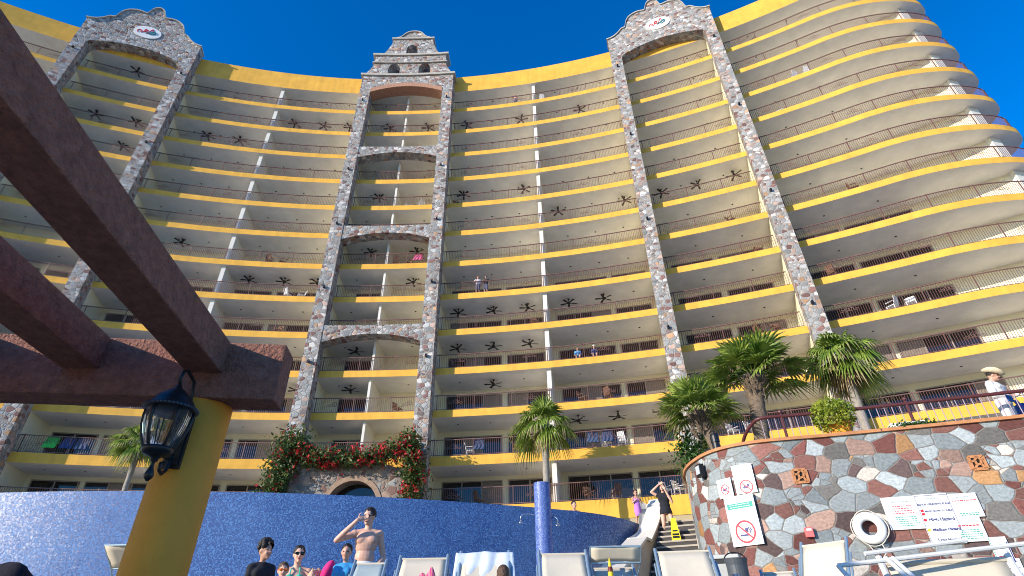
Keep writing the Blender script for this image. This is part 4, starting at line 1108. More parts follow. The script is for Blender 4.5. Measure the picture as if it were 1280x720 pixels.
lines(t_, [(-.46 * W, -.37 * W, .17 * H, .05 * H, M_signred), (-.46 * W, -.37 * W, .10 * H, .05 * H, M_signred), (-.47 * W, -.38 * W, -.02 * H, .05 * H, M_signred), (-.47 * W, -.38 * W, -.22 * H, .05 * H, M_signyellow),
           (-.495 * W, -.485 * W, 0, .98 * H, M_signblue), (.485 * W, .495 * W, 0, .98 * H, M_signblue), (-.48 * W, .48 * W, .47 * H, .008, M_signblue)])
t_, W, H = sign('small square white notice with faint red header, topmost right of the flags sign', 1207, 631.5, 31, 25, 1.0)
small_print(t_, -.3 * W, .3 * W, .30 * H, .40 * H, 1, M_signgrey, 14, .02); small_print(t_, -.42 * W, .42 * W, .16 * H, .24 * H, 1, M_signred, 15, .016); small_print(t_, -.4 * W, .4 * W, -.44 * H, -.30 * H, 2, M_signgreen, 16, .016)
t_, W, H = sign('white notice with red headline and teal print under the faint square notice', 1212, 661, 28, 26, 1.1)
small_print(t_, -.42 * W, .42 * W, .06 * H, .20 * H, 1, M_signred, 17, .022); small_print(t_, -.4 * W, .4 * W, -.42 * H, .0, 5, M_signgreen, 18, .014)
t_, W, H = sign('white notice with teal edge and red mark at the right picture edge', 1252, 687, 19, 26, 1.0)
lines(t_, [(-.3 * W, -.05 * W, -.3 * H, .12 * H, M_signred), (-.49 * W, -.46 * W, 0, .98 * H, M_signgreen), (.4 * W, .46 * W, -.1 * H, .8 * H, M_signblue)])
t_, W, H = sign('second hazard flags notice, lowest at the right picture edge', 1263, 712, 26, 22, 1.1)
text_mesh('lettering', 'WARNING FLAGS', .09 * W, (0, -0.0125, .35 * H), M_signblue, t_, bold=.002); text_mesh('lettering', 'High Hazard', .15 * W, (0, -0.0125, -.25 * H), M_signblue, t_, bold=.003); small_print(t_, -.4 * W, .4 * W, .0, .12 * H, 1, M_signblue, 20, .014)

t_, s_ = wall_thing('life_ring', 'white life ring with rope hanging on the stone wall', 'life ring', 1087, 660, 0.14)
Rr, rr = 13.6 * s_, 5.2 * s_
mb = MB(); n, m2 = 40, 14; base = []
for i in range(n):
    a = 2 * math.pi * i / n
    for j in range(m2):
        b = 2 * math.pi * j / m2; base.append(((Rr + rr * math.cos(b)) * math.cos(a), -rr * .75 * math.sin(b), (Rr + rr * math.cos(b)) * math.sin(a)))
mb.add(base, [(i * m2 + j, ((i + 1) % n) * m2 + j, ((i + 1) % n) * m2 + (j + 1) % m2, i * m2 + (j + 1) % m2) for i in range(n) for j in range(m2)]); mb.build('ring', M_white, t_, local=True, smooth=True)
mb = MB()
for k_ in range(4):
    a0 = math.pi / 4 + k_ * math.pi / 2; pts = [((Rr + rr * 1.05 + .03 * math.sin(math.pi * i / 8)) * math.cos(a0 + math.pi / 2 * i / 8), -0.01, (Rr + rr * 1.05 + .03 * math.sin(math.pi * i / 8)) * math.sin(a0 + math.pi / 2 * i / 8)) for i in range(9)]
    mb.tube(pts, 0.010, 6)
mb.tube([(.12, -.02, -Rr - rr), (.15, -.03, -Rr - rr - .15), (.05, -.03, -Rr - rr - .26)], .011, 6); mb.tube([(-.12, -.02, -Rr - rr), (-.05, -.03, -Rr - rr - .17)], .011, 6)
mb.build('rope', paint('rope', (.62, .58, .50), .9, .2, 30), t_, local=True)
mb = MB(); mb.box((0, 0.06, Rr + .02), (.04, .16, .04)); mb.build('hook', M_black, t_, local=True)
for u, w, lab in ((1000.5, 595, 'left terracotta vent block set in the stone wall'), (1222, 578.5, 'right terracotta vent block set in the stone wall')):
    t_, s_ = wall_thing('vent_block', lab, 'vent', u, w, 0.012); a = 7.6 * s_
    mb = MB()
    for (x0, z0, x1, z1) in ((-1, 1, 1, 1), (-1, -1, 1, -1), (-1, -1, -1, 1), (1, -1, 1, 1), (-1, .2, -.3, .35), (-.3, .35, .1, 1), (-.3, .35, -.2, -.3), (-.2, -.3, -.8, -1), (-.2, -.3, .4, -.2), (.4, -.2, .6, .5), (.6, .5, .1, 1), (.6, .5, 1, .4), (.4, -.2, .7, -1)):
        mb.bar((x0 * a, 0, z0 * a), (x1 * a, 0, z1 * a), .055 if abs(x0) == 1 and abs(x1) == 1 or abs(z0) == 1 and abs(z1) == 1 else .04, 0.05, up=(0, 1, 0))
    mb.build('grille', M_coping, t_, local=True); mb = MB(); mb.box((0, 0.005, 0), (2 * a - .03, .012, 2 * a - .03)); mb.build('shade_plate', M_dark, t_, local=True)  # flat black plate painted as the shade inside the vent holes
t_, s_ = wall_thing('floodlight', 'small black floodlight on the left end of the stone wall', 'floodlight', 876, 588.5, 0.10)
mb = MB(); mb.box((0, -.02, 0), (.24, .12, .30)); bevel(mb.build('housing', M_black, t_, local=True), .015); mb = MB(); mb.box((0, -.085, .01), (.17, .01, .20)); mb.build('lens', paint('lens_glass', (.45, .48, .5), .2, .1), t_, local=True)
mb = MB(); mb.bar((0, .0, -.12), (0, .1, -.2), .04); mb.build('bracket', M_black, t_, local=True)
t_, s_ = wall_thing('alarm_box', 'small red and white box on the stone wall left of the life ring', 'alarm box', 1011.5, 665.5, 0.05)
mb = MB(); mb.box((0, 0, 0), (.16, .09, .19)); bevel(mb.build('case', paint('pinkred', (.70, .16, .15), .5, .1), t_, local=True), .01); mb = MB(); mb.box((0, -.047, .05), (.10, .004, .04)); mb.build('label_plate', M_signwhite, t_, local=True)

# ------------------------------------------------------------------ loungers
def lounger(label, u, w, ztop, W=0.64, rz=0.0, canopy=None, tilt=0.42, base=0.0, group='sling sun loungers by the pool wall', y=None):
    p = aty(u, w, y) if y is not None else atz(u, w, ztop); h = p.z - base; hb = 0.36; L = (h - hb)
    t_ = thing('sun_lounger', label, 'sun lounger', (p.x + math.sin(rz) * tilt, p.y - math.cos(rz) * tilt, base), rz, group)
    x = W / 2
    for s_ in (-1, 1):
        m_ = MB(); m_.tube([(s_ * x, 0, hb), (s_ * x, tilt * 1.06, h + 0.05)], 0.022, 8); m_.tube([(s_ * (x + .04), 0.03, hb), (s_ * (x + .035), tilt * .8, h - .14)], 0.014, 6); m_.build('side_post', M_alu, t_, local=True)
        m_ = MB(); m_.tube([(s_ * x, 0.05, hb), (s_ * x, -1.3, hb - .02)], 0.02, 8); m_.build('seat_rail', M_alu, t_, local=True)
        for yy in (-0.05, -1.2):
            m_ = MB(); m_.tube([(s_ * x, yy, hb), (s_ * x, yy - .08, 0)], 0.02, 8); m_.build('leg', M_alu, t_, local=True)
    m_ = MB(); n, k_ = 8, 6
    def sp(i, j): a = -x + .03 + (W - .06) * i / n; b = j / k_; sag = .035 * math.sin(math.pi * i / n) * math.sin(math.pi * min(1, b + .15)); return Vector((a, tilt * b + sag, hb + .03 + (h - hb - .02) * b))
    for i in range(n):
        for j in range(k_): m_.quad(sp(i, j), sp(i + 1, j), sp(i + 1, j + 1), sp(i, j + 1))
    o_ = m_.build('back_sling', M_sling, t_, local=True, smooth=True, weld=True)
    md = o_.modifiers.new('thick', 'SOLIDIFY'); md.thickness = .012
    m_ = MB(); m_.tube([(-x, tilt, h), (x, tilt, h)], 0.018, 8); m_.build('top_bar', M_sling, t_, local=True)
    m_ = MB(); m_.box((0, -.64, hb), (W - .05, 1.26, .012)); m_.build('seat_sling', M_sling, t_, local=True)
    if canopy:
        ch, cd, cy = canopy; m_ = MB()
        def cq(i, j): return Vector((-x - .03 + (W + .06) * i / 6, cy + cd * (j / 4), h + ch * (1 - j / 4) + .05 + .02 * math.sin(math.pi * i / 6)))
        for i in range(6):
            for j in range(4): m_.quad(cq(i, j), cq(i + 1, j), cq(i + 1, j + 1), cq(i, j + 1))
        o_ = m_.build('canopy', M_sling, t_, local=True, smooth=True, weld=True); md = o_.modifiers.new('thick', 'SOLIDIFY'); md.thickness = .012
        m_ = MB(); m_.tube([(-x - .04, cy, h + ch + .055), (x + .04, cy, h + ch + .055)], .014, 6); m_.tube([(-x - .04, cy + cd, h + .04), (x + .04, cy + cd, h + .04)], .014, 6)
        for s_ in (-1, 1):
            m_.tube([(s_ * (x + .04), cy, h + ch + .055), (s_ * (x + .04), cy + cd, h + .04)], .012, 6); m_.tube([(s_ * (x + .04), cy + cd, h + .04), (s_ * (x + .02), tilt * .8, h - .12)], .012, 6)
        m_.build('canopy_frame', M_alu, t_, local=True)
    return t_, p, h
L1 = lounger('cream lounger with pink towels on it, left of the towel draped lounger', 530, 699, 0.92, 0.66)
L2 = lounger('lounger hidden under a draped pale blue towel', 606, 694, 0.94, 0.66)
L3 = lounger('cream lounger directly in front of the blue shower column', 703, 693, 0.93, 0.64)
L4 = lounger('cream lounger with a raised sun canopy beside the shower column', 765, 711, 0.78, 0.60, canopy=(0.17, 0.12, -0.05))
L5 = lounger('wide cream lounger at the foot of the concrete stairs', 853, 690, 0.93, 0.72, rz=rad(-8))
L6 = lounger('cream lounger turned sideways below the small red box', 1029, 680, 1.0, 0.62, rz=rad(-52), tilt=0.35)
L8 = lounger('grey blue backed lounger in front of the bare chested man', 463, 705, 0.88, 0.44)
L9 = lounger('lounger with tilted canopy half hidden by the ochre pergola column', 176, 716, 0.82, 0.56, canopy=(0.24, 0.30, -0.05))
L10 = lounger('lounger with open canopy frame nearest the viewer under the notices', 1180, 702, 0, 0.80, rz=rad(-14), tilt=0.2, base=-0.62, y=4.3)
L11 = lounger('low cream lounger between the grey locker and the sideways lounger', 972, 716, 0.80, 0.5, rz=rad(-20))
# extra open frame on the nearest lounger
q = L10[0]; m_ = MB(); h = L10[2]
M_alu2 = paint('pale_metal', (0.66, 0.67, 0.66), 0.4, 0.08)
for ch in q.children:
    if ch.data.materials[0] == M_alu: ch.data.materials[0] = M_alu2
for a, b in (((-.75, -.05, h - .02), (.6, .12, h + .09)), ((-.75, -.05, h - .02), (-.6, -.5, h - .5)), ((-.55, -.02, h + .05), (.15, .1, h + .12)), ((-.42, 0, h + .02), (-.28, -.4, h - .4)), ((-.38, 0, h + .02), (-.24, -.4, h - .4))): m_.tube([a, b], .015, 8)
m_.build('canopy_frame', M_alu2, q, local=True)
L8[0].children[0]
for ch in L8[0].children:
    if ch.name.startswith('back_sling'): ch.data.materials[0] = paint('grey_sling', (.33, .40, .41), .85, .08)

def towel(name, label, c, size, mat, seed, rz=0.0, cat='towel', drape=None):
    r = random.Random(seed); m_ = MB(); nx, ny = 26, 18
    def P(i, j):
        a, b = (i / nx - .5) * size[0], j / ny
        if drape:   # over a lounger back: from front hem up, over, and down behind
            h, dfront, dback = drape; s = b * (dfront + dback)
            z = h - (dfront - s) if s < dfront else h - (s - dfront); yy = -0.045 - .28 * max(0, (dfront - s)) if s < dfront else 0.05
            f_ = .055 * math.sin(a * 15 + 2.5 * math.sin(b * 5 + seed)) * (0.35 + min(1, abs(dfront - s) * 2.2)) + .03 * mnoise.noise(Vector((a * 7, b * 5, seed)))
            yy -= abs(f_) if s < dfront else -abs(f_); return Vector((a * (1 + .18 * max(0, dfront - s)), yy, z - .02 * abs(math.sin(a * 6))))
        rr = math.hypot(a / size[0], (b - .5)) * 2
        z = size[2] * max(0, 1 - rr**2) * (0.75 + .5 * mnoise.noise(Vector((a * 9, b * 6, seed)))) + .03 * mnoise.noise(Vector((a * 25, b * 18, seed + 3)))
        return Vector((a, (b - .5) * size[1], max(0.0, z)))
    for i in range(nx):
        for j in range(ny): m_.quad(P(i, j), P(i + 1, j), P(i + 1, j + 1), P(i, j + 1))
    o_ = m_.build(name, mat, local=True, smooth=True, weld=True); o_.location = c; o_.rotation_euler = (0, 0, rz); md = o_.modifiers.new('thick', 'SOLIDIFY'); md.thickness = .012
    return tag(o_, label, cat)
M_ptowel = cloth('pale_towel', (.62, .69, .76), .05)
def striped(name, cols, scale=9.0, ax=(1, .35, .6)):
    m, nt, b = newmat(name); L = nt.links; tc = N(nt, 'ShaderNodeTexCoord'); mp = N(nt, 'ShaderNodeMapping'); mp.inputs['Scale'].default_value = ax
    L.new(tc.outputs['Object'], mp.inputs[0]); wv = N(nt, 'ShaderNodeTexWave', Scale=scale, Distortion=3.0, Detail=1.0); L.new(mp.outputs[0], wv.inputs[0])
    rp = N(nt, 'ShaderNodeValToRGB'); rp.color_ramp.interpolation = 'CONSTANT'; els = rp.color_ramp.elements
    while len(els) > 1: els.remove(els[-1])
    for i, c in enumerate(cols):
        e = els[0] if i == 0 else els.new(i / len(cols)); e.position = i / len(cols); e.color = rgba(c)
    L.new(wv.outputs['Fac'], rp.inputs[0]); L.new(rp.outputs[0], b.inputs['Base Color']); b.inputs['Roughness'].default_value = .9; return m
q = L2[1]; towel('towel', 'pale blue towel draped over a lounger back', (q.x, q.y + .0, 0), (.78, 0, 0), M_ptowel, 2, drape=(q.z + .05, .62, .3))
q = atz(520, 719, 0.62); towel('towel', 'crumpled pink and white striped towel on the cream lounger', (q.x + .05, L1[0].location.y - .18, q.z - .22), (.46, .30, .36), striped('pink_stripe', [(.72, .05, .20), (.30, .03, .25), (.75, .55, .60), (.70, .12, .10)]), 5)
q = atz(785, 719, 0.6); towel('towel', 'white and blue towel bundled on the canopied lounger', (q.x, L4[0].location.y - .15, q.z - .12), (.36, .3, .20), striped('blue_stripe', [(.7, .72, .75), (.7, .72, .75), (.05, .12, .4), (.6, .5, .05)]), 6)
q = aty(762, 703, L4[0].location.y - .25)
bo = thing('lotion_bottle', 'dark amber lotion bottle with yellow spout on the canopied lounger', 'bottle', (q.x, q.y, q.z - .22))
mb = MB(); mb.lathe([(.030, 0), (.034, .01), (.034, .14), (.026, .17)], (0, 0, 0), 16); mb.build('bottle_body', paint('amber', (.13, .02, .01), .25, .1), bo, local=True); mb = MB(); mb.lathe([(.022, .17), (.020, .20), (.010, .25), (.006, .27)], (0, 0, 0), 12); mb.build('spout', M_signyellow, bo, local=True)
mb = MB(); mb.lathe([(.0345, .04), (.0345, .11)], (0, 0, 0), 16); mb.build('label_band', M_signyellow, bo, local=True)
# roll of bright towels beside the seated woman
q = aty(404, 714, 8.6); m_ = MB(); R3 = Matrix.Rotation(rad(65), 3, 'Y') @ Matrix.Rotation(rad(20), 3, 'X')
m_.ball(q + Vector((.06, 0, .0)), (.075, .09, .15), 16, rot=Matrix.Rotation(rad(25), 3, 'Y')); o_ = m_.build('rolled_towel', cloth('hot_pink', (.75, .03, .20)), org=(q.x, q.y, q.z - .2), smooth=True); tag(o_, 'bright pink rolled towel beside the woman in sunglasses', 'towel')
towel('towel', 'multicoloured towel heaped left of the pink roll', (q.x - .12, q.y + .02, q.z - .16), (.26, .3, .26), striped('multi', [(.7, .5, .03), (.08, .06, .3), (.7, .1, .2), (.6, .55, .5)], 14), 8)
# locker, bucket and bag along the wall foot
q = aty(905, 706, 10.2)
lk = thing('deck_box', 'grey plastic deck box at the foot of the stone wall', 'deck box', (q.x, q.y, 0)); mb = MB(); mb.box((0, 0, q.z / 2), (.52, .45, q.z)); o_ = bevel(mb.build('body', paint('grey_plastic', (.40, .41, .39), .6, .08), lk, local=True), .02)
mb = MB(); mb.box((0, 0, q.z + .1), (.56, .49, .06)); bevel(mb.build('lid', paint('grey_plastic_lid', (.45, .46, .43), .6, .08), lk, local=True), .015)
mb = MB(); mb.box((0, 0, q.z + .035), (.5, .43, .07)); mb.build('rim', M_black, lk, local=True)
lk.rotation_euler = (0, 0, rad(-25))
q = aty(921, 707, 9.6); bk_ = thing('waste_bucket', 'dark grey round bucket beside the deck box', 'bucket', (q.x, q.y, 0)); mb = MB(); mb.lathe([(.14, 0), (.16, q.z + .0), (.175, q.z + .08), (.18, q.z + .1), (.165, q.z + .1), (.15, q.z - .05)], (0, 0, 0), 24); mb.build('bucket_body', paint('charcoal_plastic', (.07, .08, .09), .5, .1), bk_, local=True, smooth=False)
mb = MB(); mb.tube([(.17 * math.cos(a), .02, q.z + .09 + .10 * math.sin(a)) for a in [math.pi * i / 10 for i in range(11)]], .01, 6); mb.build('handle', M_black, bk_, local=True)
q = aty(918, 721, 8.6); towel('towel', 'orange and white beach towel below the grey deck box', (q.x, q.y, q.z - .12), (.5, .3, .2), striped('orange_stripe', [(.8, .75, .7), (.75, .12, .03), (.8, .75, .7), (.8, .3, .1)], 7), 12)
# wet floor sign on the stairs
q = aty(848, 690, 16.7); z0 = stairz(q); ws = thing('wet_floor_sign', 'yellow folding wet floor sign standing on the stairs', 'floor sign', (q.x, q.y, z0), rad(-12)); M_wy = paint('sign_plastic_yellow', (.80, .66, .02), .45, .05)
for s_, nm in ((-1, 'front_panel'), (1, 'rear_panel')):
    mb = MB(); yb, yt = s_ * .13, s_ * .02; P = []
    for dy in (0, .018): P.append([(-.13, yb + dy, 0), (.13, yb + dy, 0), (.065, yt + dy, .60), (-.065, yt + dy, .60)])
    mb.hexa(P[0] + P[1]); mb.build(nm, M_wy, ws, local=True)
sl_ = lambda x, z: (x, -.138 + .152 * (z / .60) - .012, z)
mb = MB()
for x0, x1, za, zb_ in ((-.09, .09, .07, .12), (-.09, .09, .14, .19), (-.07, .07, .24, .28), (-.06, .06, .3, .33)): mb.add([sl_(x0, za), sl_(x1, za), sl_(x1, zb_), sl_(x0, zb_)], [(0, 1, 2, 3)])
mb.add([sl_(-.045, .39), sl_(.045, .39), sl_(0, .48)], [(0, 1, 2)]); mb.build('lettering', M_black, ws, local=True)
# black bag low on the left
q = aty(14, 712, 6.0); m_ = MB(); r = random.Random(3)
m_.ball((q.x - .05, q.y, q.z - .18), (.30, .2, .24), 18); o_ = m_.build('backpack', cloth('black_nylon', (.012, .011, .02), .5, 12), org=(q.x, q.y, q.z - .5), smooth=True)
for v in o_.data.vertices: v.co += v.co.normalized() * .05 * mnoise.noise(Vector(v.co) * 9)
tag(o_, 'black backpack slumped at the lower left corner', 'bag')
bs = MB(); bs.box((q.x - .05, q.y, q.z / 2 - .23), (.7, .5, q.z - .35)); o2 = bs.build('side_table', M_white, org=(q.x, q.y, 0)); tag(o2, 'low white table under the black backpack', 'table')

# ------------------------------------------------------------------ people
def remesh(mb, voxel, smooth_it=4):
    me = bpy.data.meshes.new('tmp'); me.from_pydata(mb.v, [], mb.f); o_ = bpy.data.objects.new('tmp', me); COL.objects.link(o_)
    m1 = o_.modifiers.new('r', 'REMESH'); m1.mode = 'VOXEL'; m1.voxel_size = voxel
    m2_ = o_.modifiers.new('s', 'SMOOTH'); m2_.factor = .5; m2_.iterations = smooth_it
    dg = bpy.context.evaluated_depsgraph_get(); out = bpy.data.meshes.new_from_object(o_.evaluated_get(dg)); bpy.data.objects.remove(o_); return out
def add_mesh(name, me, mat, parent):
    me.materials.clear(); me.materials.append(mat); me.polygons.foreach_set('use_smooth', [True] * len(me.polygons))
    o_ = link(bpy.data.objects.new(name, me)); o_.parent = parent; return o_
def cap(mb, p, q, r0, r1, n=12):
    p, q = Vector(p), Vector(q); d = (q - p); L = d.length; d.normalize(); st = [(-1, 0), (-.7, .71), (0, 1)]
    pts = [p - d * r0 * .98, p - d * r0 * .7, p, p.lerp(q, .5), q, q + d * r1 * .7, q + d * r1 * .98]
    mb.tube(pts, [r0 * .15, r0 * .71, r0, (r0 + r1) / 2, r1, r1 * .71, r1 * .15], n)
def cut(me, co, no):
    b_ = bmesh.new(); b_.from_mesh(me); bmesh.ops.bisect_plane(b_, geom=b_.verts[:] + b_.edges[:] + b_.faces[:], plane_co=co, plane_no=no, clear_outer=True); b_.to_mesh(me); b_.free(); return me
def stand(H):
    J = dict(pelvis=(0, 0, .525 * H), waist=(0, 0, .61 * H), chest=(0, .005, .72 * H), neck=(0, .01, .835 * H), head=(0, -.01, .928 * H))
    for s_, n in ((-1, 'L'), (1, 'R')):     # L is to the left in the picture when facing the viewer
        J['sh' + n] = (s_ * .106 * H, .01, .790 * H); J['el' + n] = (s_ * .135 * H, .03, .625 * H); J['wr' + n] = (s_ * .14 * H, -.01, .485 * H)
        J['hip' + n] = (s_ * .052 * H, 0, .51 * H); J['kn' + n] = (s_ * .058 * H, -.01, .285 * H); J['an' + n] = (s_ * .06 * H, .02, .045 * H)
    return {k: Vector(v) for k, v in J.items()}
def sit(H, zs=.38):
    J = stand(H); dz = .50 * H - zs - .07
    for k in J:
        if k[:2] not in ('kn', 'an'): J[k].z -= dz
    if H < 1.5:
        for n in 'LR': J['sh' + n].x *= .86; J['sh' + n].z -= .012
    for n, s_ in (('L', -1), ('R', 1)):
        J['kn' + n] = J['hip' + n] + Vector((s_ * .03, -.25 * H, .02)); J['an' + n] = J['kn' + n] + Vector((0, -.06 * H, -min(.24 * H, zs - .02)))
        J['el' + n] = J['sh' + n] + Vector((s_ * .03 * H, -.02, -.17 * H)); J['wr' + n] = J['el' + n] + Vector((-s_ * .02, -.12 * H, -.05 * H))
    return J
def person(label, H, loc, rz, J, skinm, vox=.011, hair=('short', None), clothes=(), face=0.0, girth=1.0, group=None, glasses=None, nod=0.0, fingers=True):
    t_ = thing('person', label, 'person', loc, rz, group); s_ = H / 1.75 * girth; k_ = H / 1.75; mb = MB()
    pv, wa, ch, nk, hd = J['pelvis'], J['waist'], J['chest'], J['neck'], J['head']
    ax = (nk - pv).normalized(); rot = Vector((0, 0, 1)).rotation_difference(ax).to_matrix()
    mb.ball(pv, (.165 * s_, .115 * s_, .12 * k_), 18, rot=rot); mb.ball(wa, (.145 * s_, .10 * s_, .15 * k_), 18, rot=rot); mb.ball(ch, (.172 * s_, .115 * s_, .19 * k_), 18, rot=rot)
    mb.ball(ch + rot @ Vector((-.075 * s_, -.075 * s_, .03 * k_)), (.085 * s_, .05 * s_, .065 * k_), 12, rot=rot); mb.ball(ch + rot @ Vector((.075 * s_, -.075 * s_, .03 * k_)), (.085 * s_, .05 * s_, .065 * k_), 12, rot=rot)
    for a in 'LR': cap(mb, nk + Vector((0, .015, -.03 * k_)), J['sh' + a], .046 * k_, .052 * k_)
    hk = k_ * (1.08 if H > 1.5 else 1.12 + .36 * (1.5 - H) / .6)
    Rh = Matrix.Rotation(face, 3, 'Z') @ Matrix.Rotation(nod, 3, 'X')
    cap(mb, nk + Vector((0, .01, -.05 * k_)), hd + Rh @ Vector((0, .02 * k_, -.05 * k_)), .054 * s_, .052 * s_)
    F = lambda x, y, z: hd + Rh @ (Vector((x, y, z)) * hk)
    mb.ball(F(0, .012, .02), (.076 * hk, .096 * hk, .098 * hk), 20, rot=Rh); mb.ball(F(0, -.022, -.045), (.056 * hk, .070 * hk, .072 * hk), 16, rot=Rh)
    cap(mb, F(0, -.088, .018), F(0, -.108, -.022), .009 * hk, .015 * hk, 8)
    for a in (-1, 1):
        mb.ball(F(a * .076, .008, -.008), (.010 * hk, .020 * hk, .032 * hk), 8, rot=Rh); mb.ball(F(a * .03, -.075, -.03), (.025 * hk, .022 * hk, .02 * hk), 8, rot=Rh)
    mb.ball(F(0, -.088, -.058), (.026 * hk, .012 * hk, .010 * hk), 8, rot=Rh); mb.ball(F(0, -.078, -.095), (.024 * hk, .02 * hk, .018 * hk), 8, rot=Rh)
    for a, sg in (('L', -1), ('R', 1)):
        S, E, Wr = J['sh' + a], J['el' + a], J['wr' + a]
        mb.ball(S, .062 * s_, 12); cap(mb, S, E, .052 * s_, .040 * s_); cap(mb, E, E.lerp(Wr, .35), .040 * s_, .043 * s_); cap(mb, E.lerp(Wr, .35), Wr, .043 * s_, .028 * s_)
        d = (Wr - E).normalized(); tgt = J.get('hand' + a); d = (tgt - Wr).normalized() if tgt is not None else (d + Vector((0, -.15, 0))).normalized()
        side = d.cross(Vector((0, 1, 0)) if abs(d.y) < .8 else Vector((0, 0, 1))).normalized(); pn = side.cross(d).normalized()
        pc_ = Wr + d * .055 * k_; mb.ball(pc_, (.042 * k_, .020 * k_, .055 * k_), 10, rot=Matrix((side, pn, d)).transposed())
        if fingers:
            curl = -pn if pn.y > 0 else pn
            for i in range(4):
                o0 = Wr + d * .095 * k_ + side * (i - 1.5) * .021 * k_; l1 = (.042, .047, .044, .034)[i] * k_
                o1 = o0 + (d + curl * .45).normalized() * l1; o2 = o1 + (d * .6 + curl).normalized() * l1 * .85; cap(mb, o0 - d * .02, o1, .0105 * k_, .0095 * k_, 6); cap(mb, o1, o2, .0095 * k_, .008 * k_, 6)
            o0 = Wr + d * .03 * k_ + side * sg * -.03 * k_; o1 = o0 + (d * .6 - side * sg + curl * .5).normalized() * .045 * k_; cap(mb, o0, o1, .013 * k_, .011 * k_, 6); cap(mb, o1, o1 + (d + curl * .6).normalized() * .035 * k_, .011 * k_, .009 * k_, 6)
        Hp, K, A = J['hip' + a], J['kn' + a], J['an' + a]
        cap(mb, Hp, K, .086 * s_, .056 * s_); cap(mb, K, K.lerp(A, .3) + Vector((0, .015, 0)), .055 * s_, .057 * s_); cap(mb, K.lerp(A, .3) + Vector((0, .015, 0)), A, .057 * s_, .036 * s_)
        cap(mb, A + Vector((0, .02, -.02 * k_)), A + Vector((0, -.15 * k_, -.03 * k_)), .036 * k_, .026 * k_)
    add_mesh('body', remesh(mb, vox, 7 if vox < .0105 else 4), skinm, t_)
    M_eye = bpy.data.materials.get('eye_dark') or paint('eye_dark', (.02, .013, .01), .2, 0); M_lip = bpy.data.materials.get('lips') or paint('lips', (.36, .11, .09), .5, .05)
    if H > 1.2 or glasses is None:
        for a in (-1, 1): m_ = MB(); m_.ball(F(a * .031, -.080, .005), (.015 * hk, .009 * hk, .008 * hk), 8, rot=Rh); m_.build('eye', M_eye, t_, local=True)
    m_ = MB(); m_.ball(F(0, -.099, -.058), (.022 * hk, .006 * hk, .007 * hk), 8, rot=Rh); m_.build('mouth', M_lip, t_, local=True)
    if glasses:
        m_ = MB()
        for a in (-1, 1): m_.ball(F(a * .035, -.094, .006), (.031 * hk, .010 * hk, .023 * hk), 10, rot=Rh); m_.bar(F(a * .064, -.088, .012), F(a * .080, .0, .010), .008)
        m_.bar(F(-.02, -.104, .012), F(.02, -.104, .012), .007); m_.build('glasses', glasses, t_, local=True)
    kind, hm = hair
    if hm:
        m_ = MB(); m_.ball(F(0, .024, .036), (.083 * hk, .099 * hk, .096 * hk), 20, rot=Rh)
        if kind == 'mop':
            r = random.Random(int(H * 100))
            for i in range(40):
                th_ = r.random() * 6.28; ph = r.uniform(-.2, 1.3); m_.ball(F(.084 * math.cos(th_) * math.cos(ph), .02 + .098 * math.sin(th_) * math.cos(ph), .05 + .10 * math.sin(ph)), .034 * hk, 8)
        if kind == 'bun': m_.ball(F(0, .125, .05), .042 * hk, 10)
        if kind == 'long': cap(m_, F(0, .06, .02), F(0, .075, -.17), .075 * hk, .055 * hk); cap(m_, F(-.05, .04, .0), F(-.062, .04, -.15), .035 * hk, .025 * hk); cap(m_, F(.05, .04, .0), F(.062, .04, -.15), .035 * hk, .025 * hk)
        me = remesh(m_, max(.008, vox * .8), 2); me = cut(me, F(0, -.060 if kind != 'mop' else -.075, .055), Rh @ Vector((0, -.85, -.55)))
        if kind not in ('long',): me = cut(me, F(0, .0, -.035), Rh @ Vector((0, .25, -1)))
        for v in me.vertices: v.co += v.normal * .006 * mnoise.noise(v.co * 60)
        add_mesh('hair', me, hm, t_)
    for c in clothes:
        kind, mt = c[0], c[1]; m_ = MB(); e = .014 * k_
        if kind in ('shirt', 'tshirt', 'dress', 'wrap', 'longshirt'):
            top_d = ax
            m_.ball(pv + ax * .02, (.165 * s_ + e, .115 * s_ + e, .13 * k_), 18, rot=rot); m_.ball(wa, (.145 * s_ + e * 1.6, .10 * s_ + e * 1.6, .16 * k_), 18, rot=rot); m_.ball(ch, (.172 * s_ + e, .122 * s_ + e, .19 * k_ + e), 18, rot=rot)
            m_.ball(ch + rot @ Vector((0, -.070 * s_, .02 * k_)), (.150 * s_, .075 * s_, .095 * k_), 12, rot=rot)
            for a_ in (-1, 1): m_.ball(ch + rot @ Vector((a_ * .075 * s_, -.075 * s_, .03 * k_)), (.085 * s_ + e, .05 * s_ + e * 1.3, .065 * k_ + e), 12, rot=rot)
            if kind != 'wrap':
                for a in 'LR':
                    cap(m_, nk + Vector((0, .01, -.045 * k_)), J['sh' + a], .054 * k_ + e * .6, .058 * k_ + e)
                    if kind in ('shirt', 'tshirt'): cap(m_, J['sh' + a], J['sh' + a].lerp(J['el' + a], .72), .052 * s_ + e, .050 * s_ + e)
                    if kind == 'longshirt': cap(m_, J['sh' + a], J['el' + a], .060 * s_ + e, .050 * s_ + e); cap(m_, J['el' + a], J['el' + a].lerp(J['wr' + a], .9), .050 * s_ + e, .036 * s_ + e)
            if kind in ('dress', 'wrap'):
                hem = c[2]; cap(m_, pv, Vector((pv.x, pv.y, hem + .05)), .15 * s_, .175 * s_, 18)
                for a in 'LR': cap(m_, J['hip' + a], J['hip' + a].lerp(J['kn' + a], .6), .10 * s_, .09 * s_)
            me = remesh(m_, vox, 5)
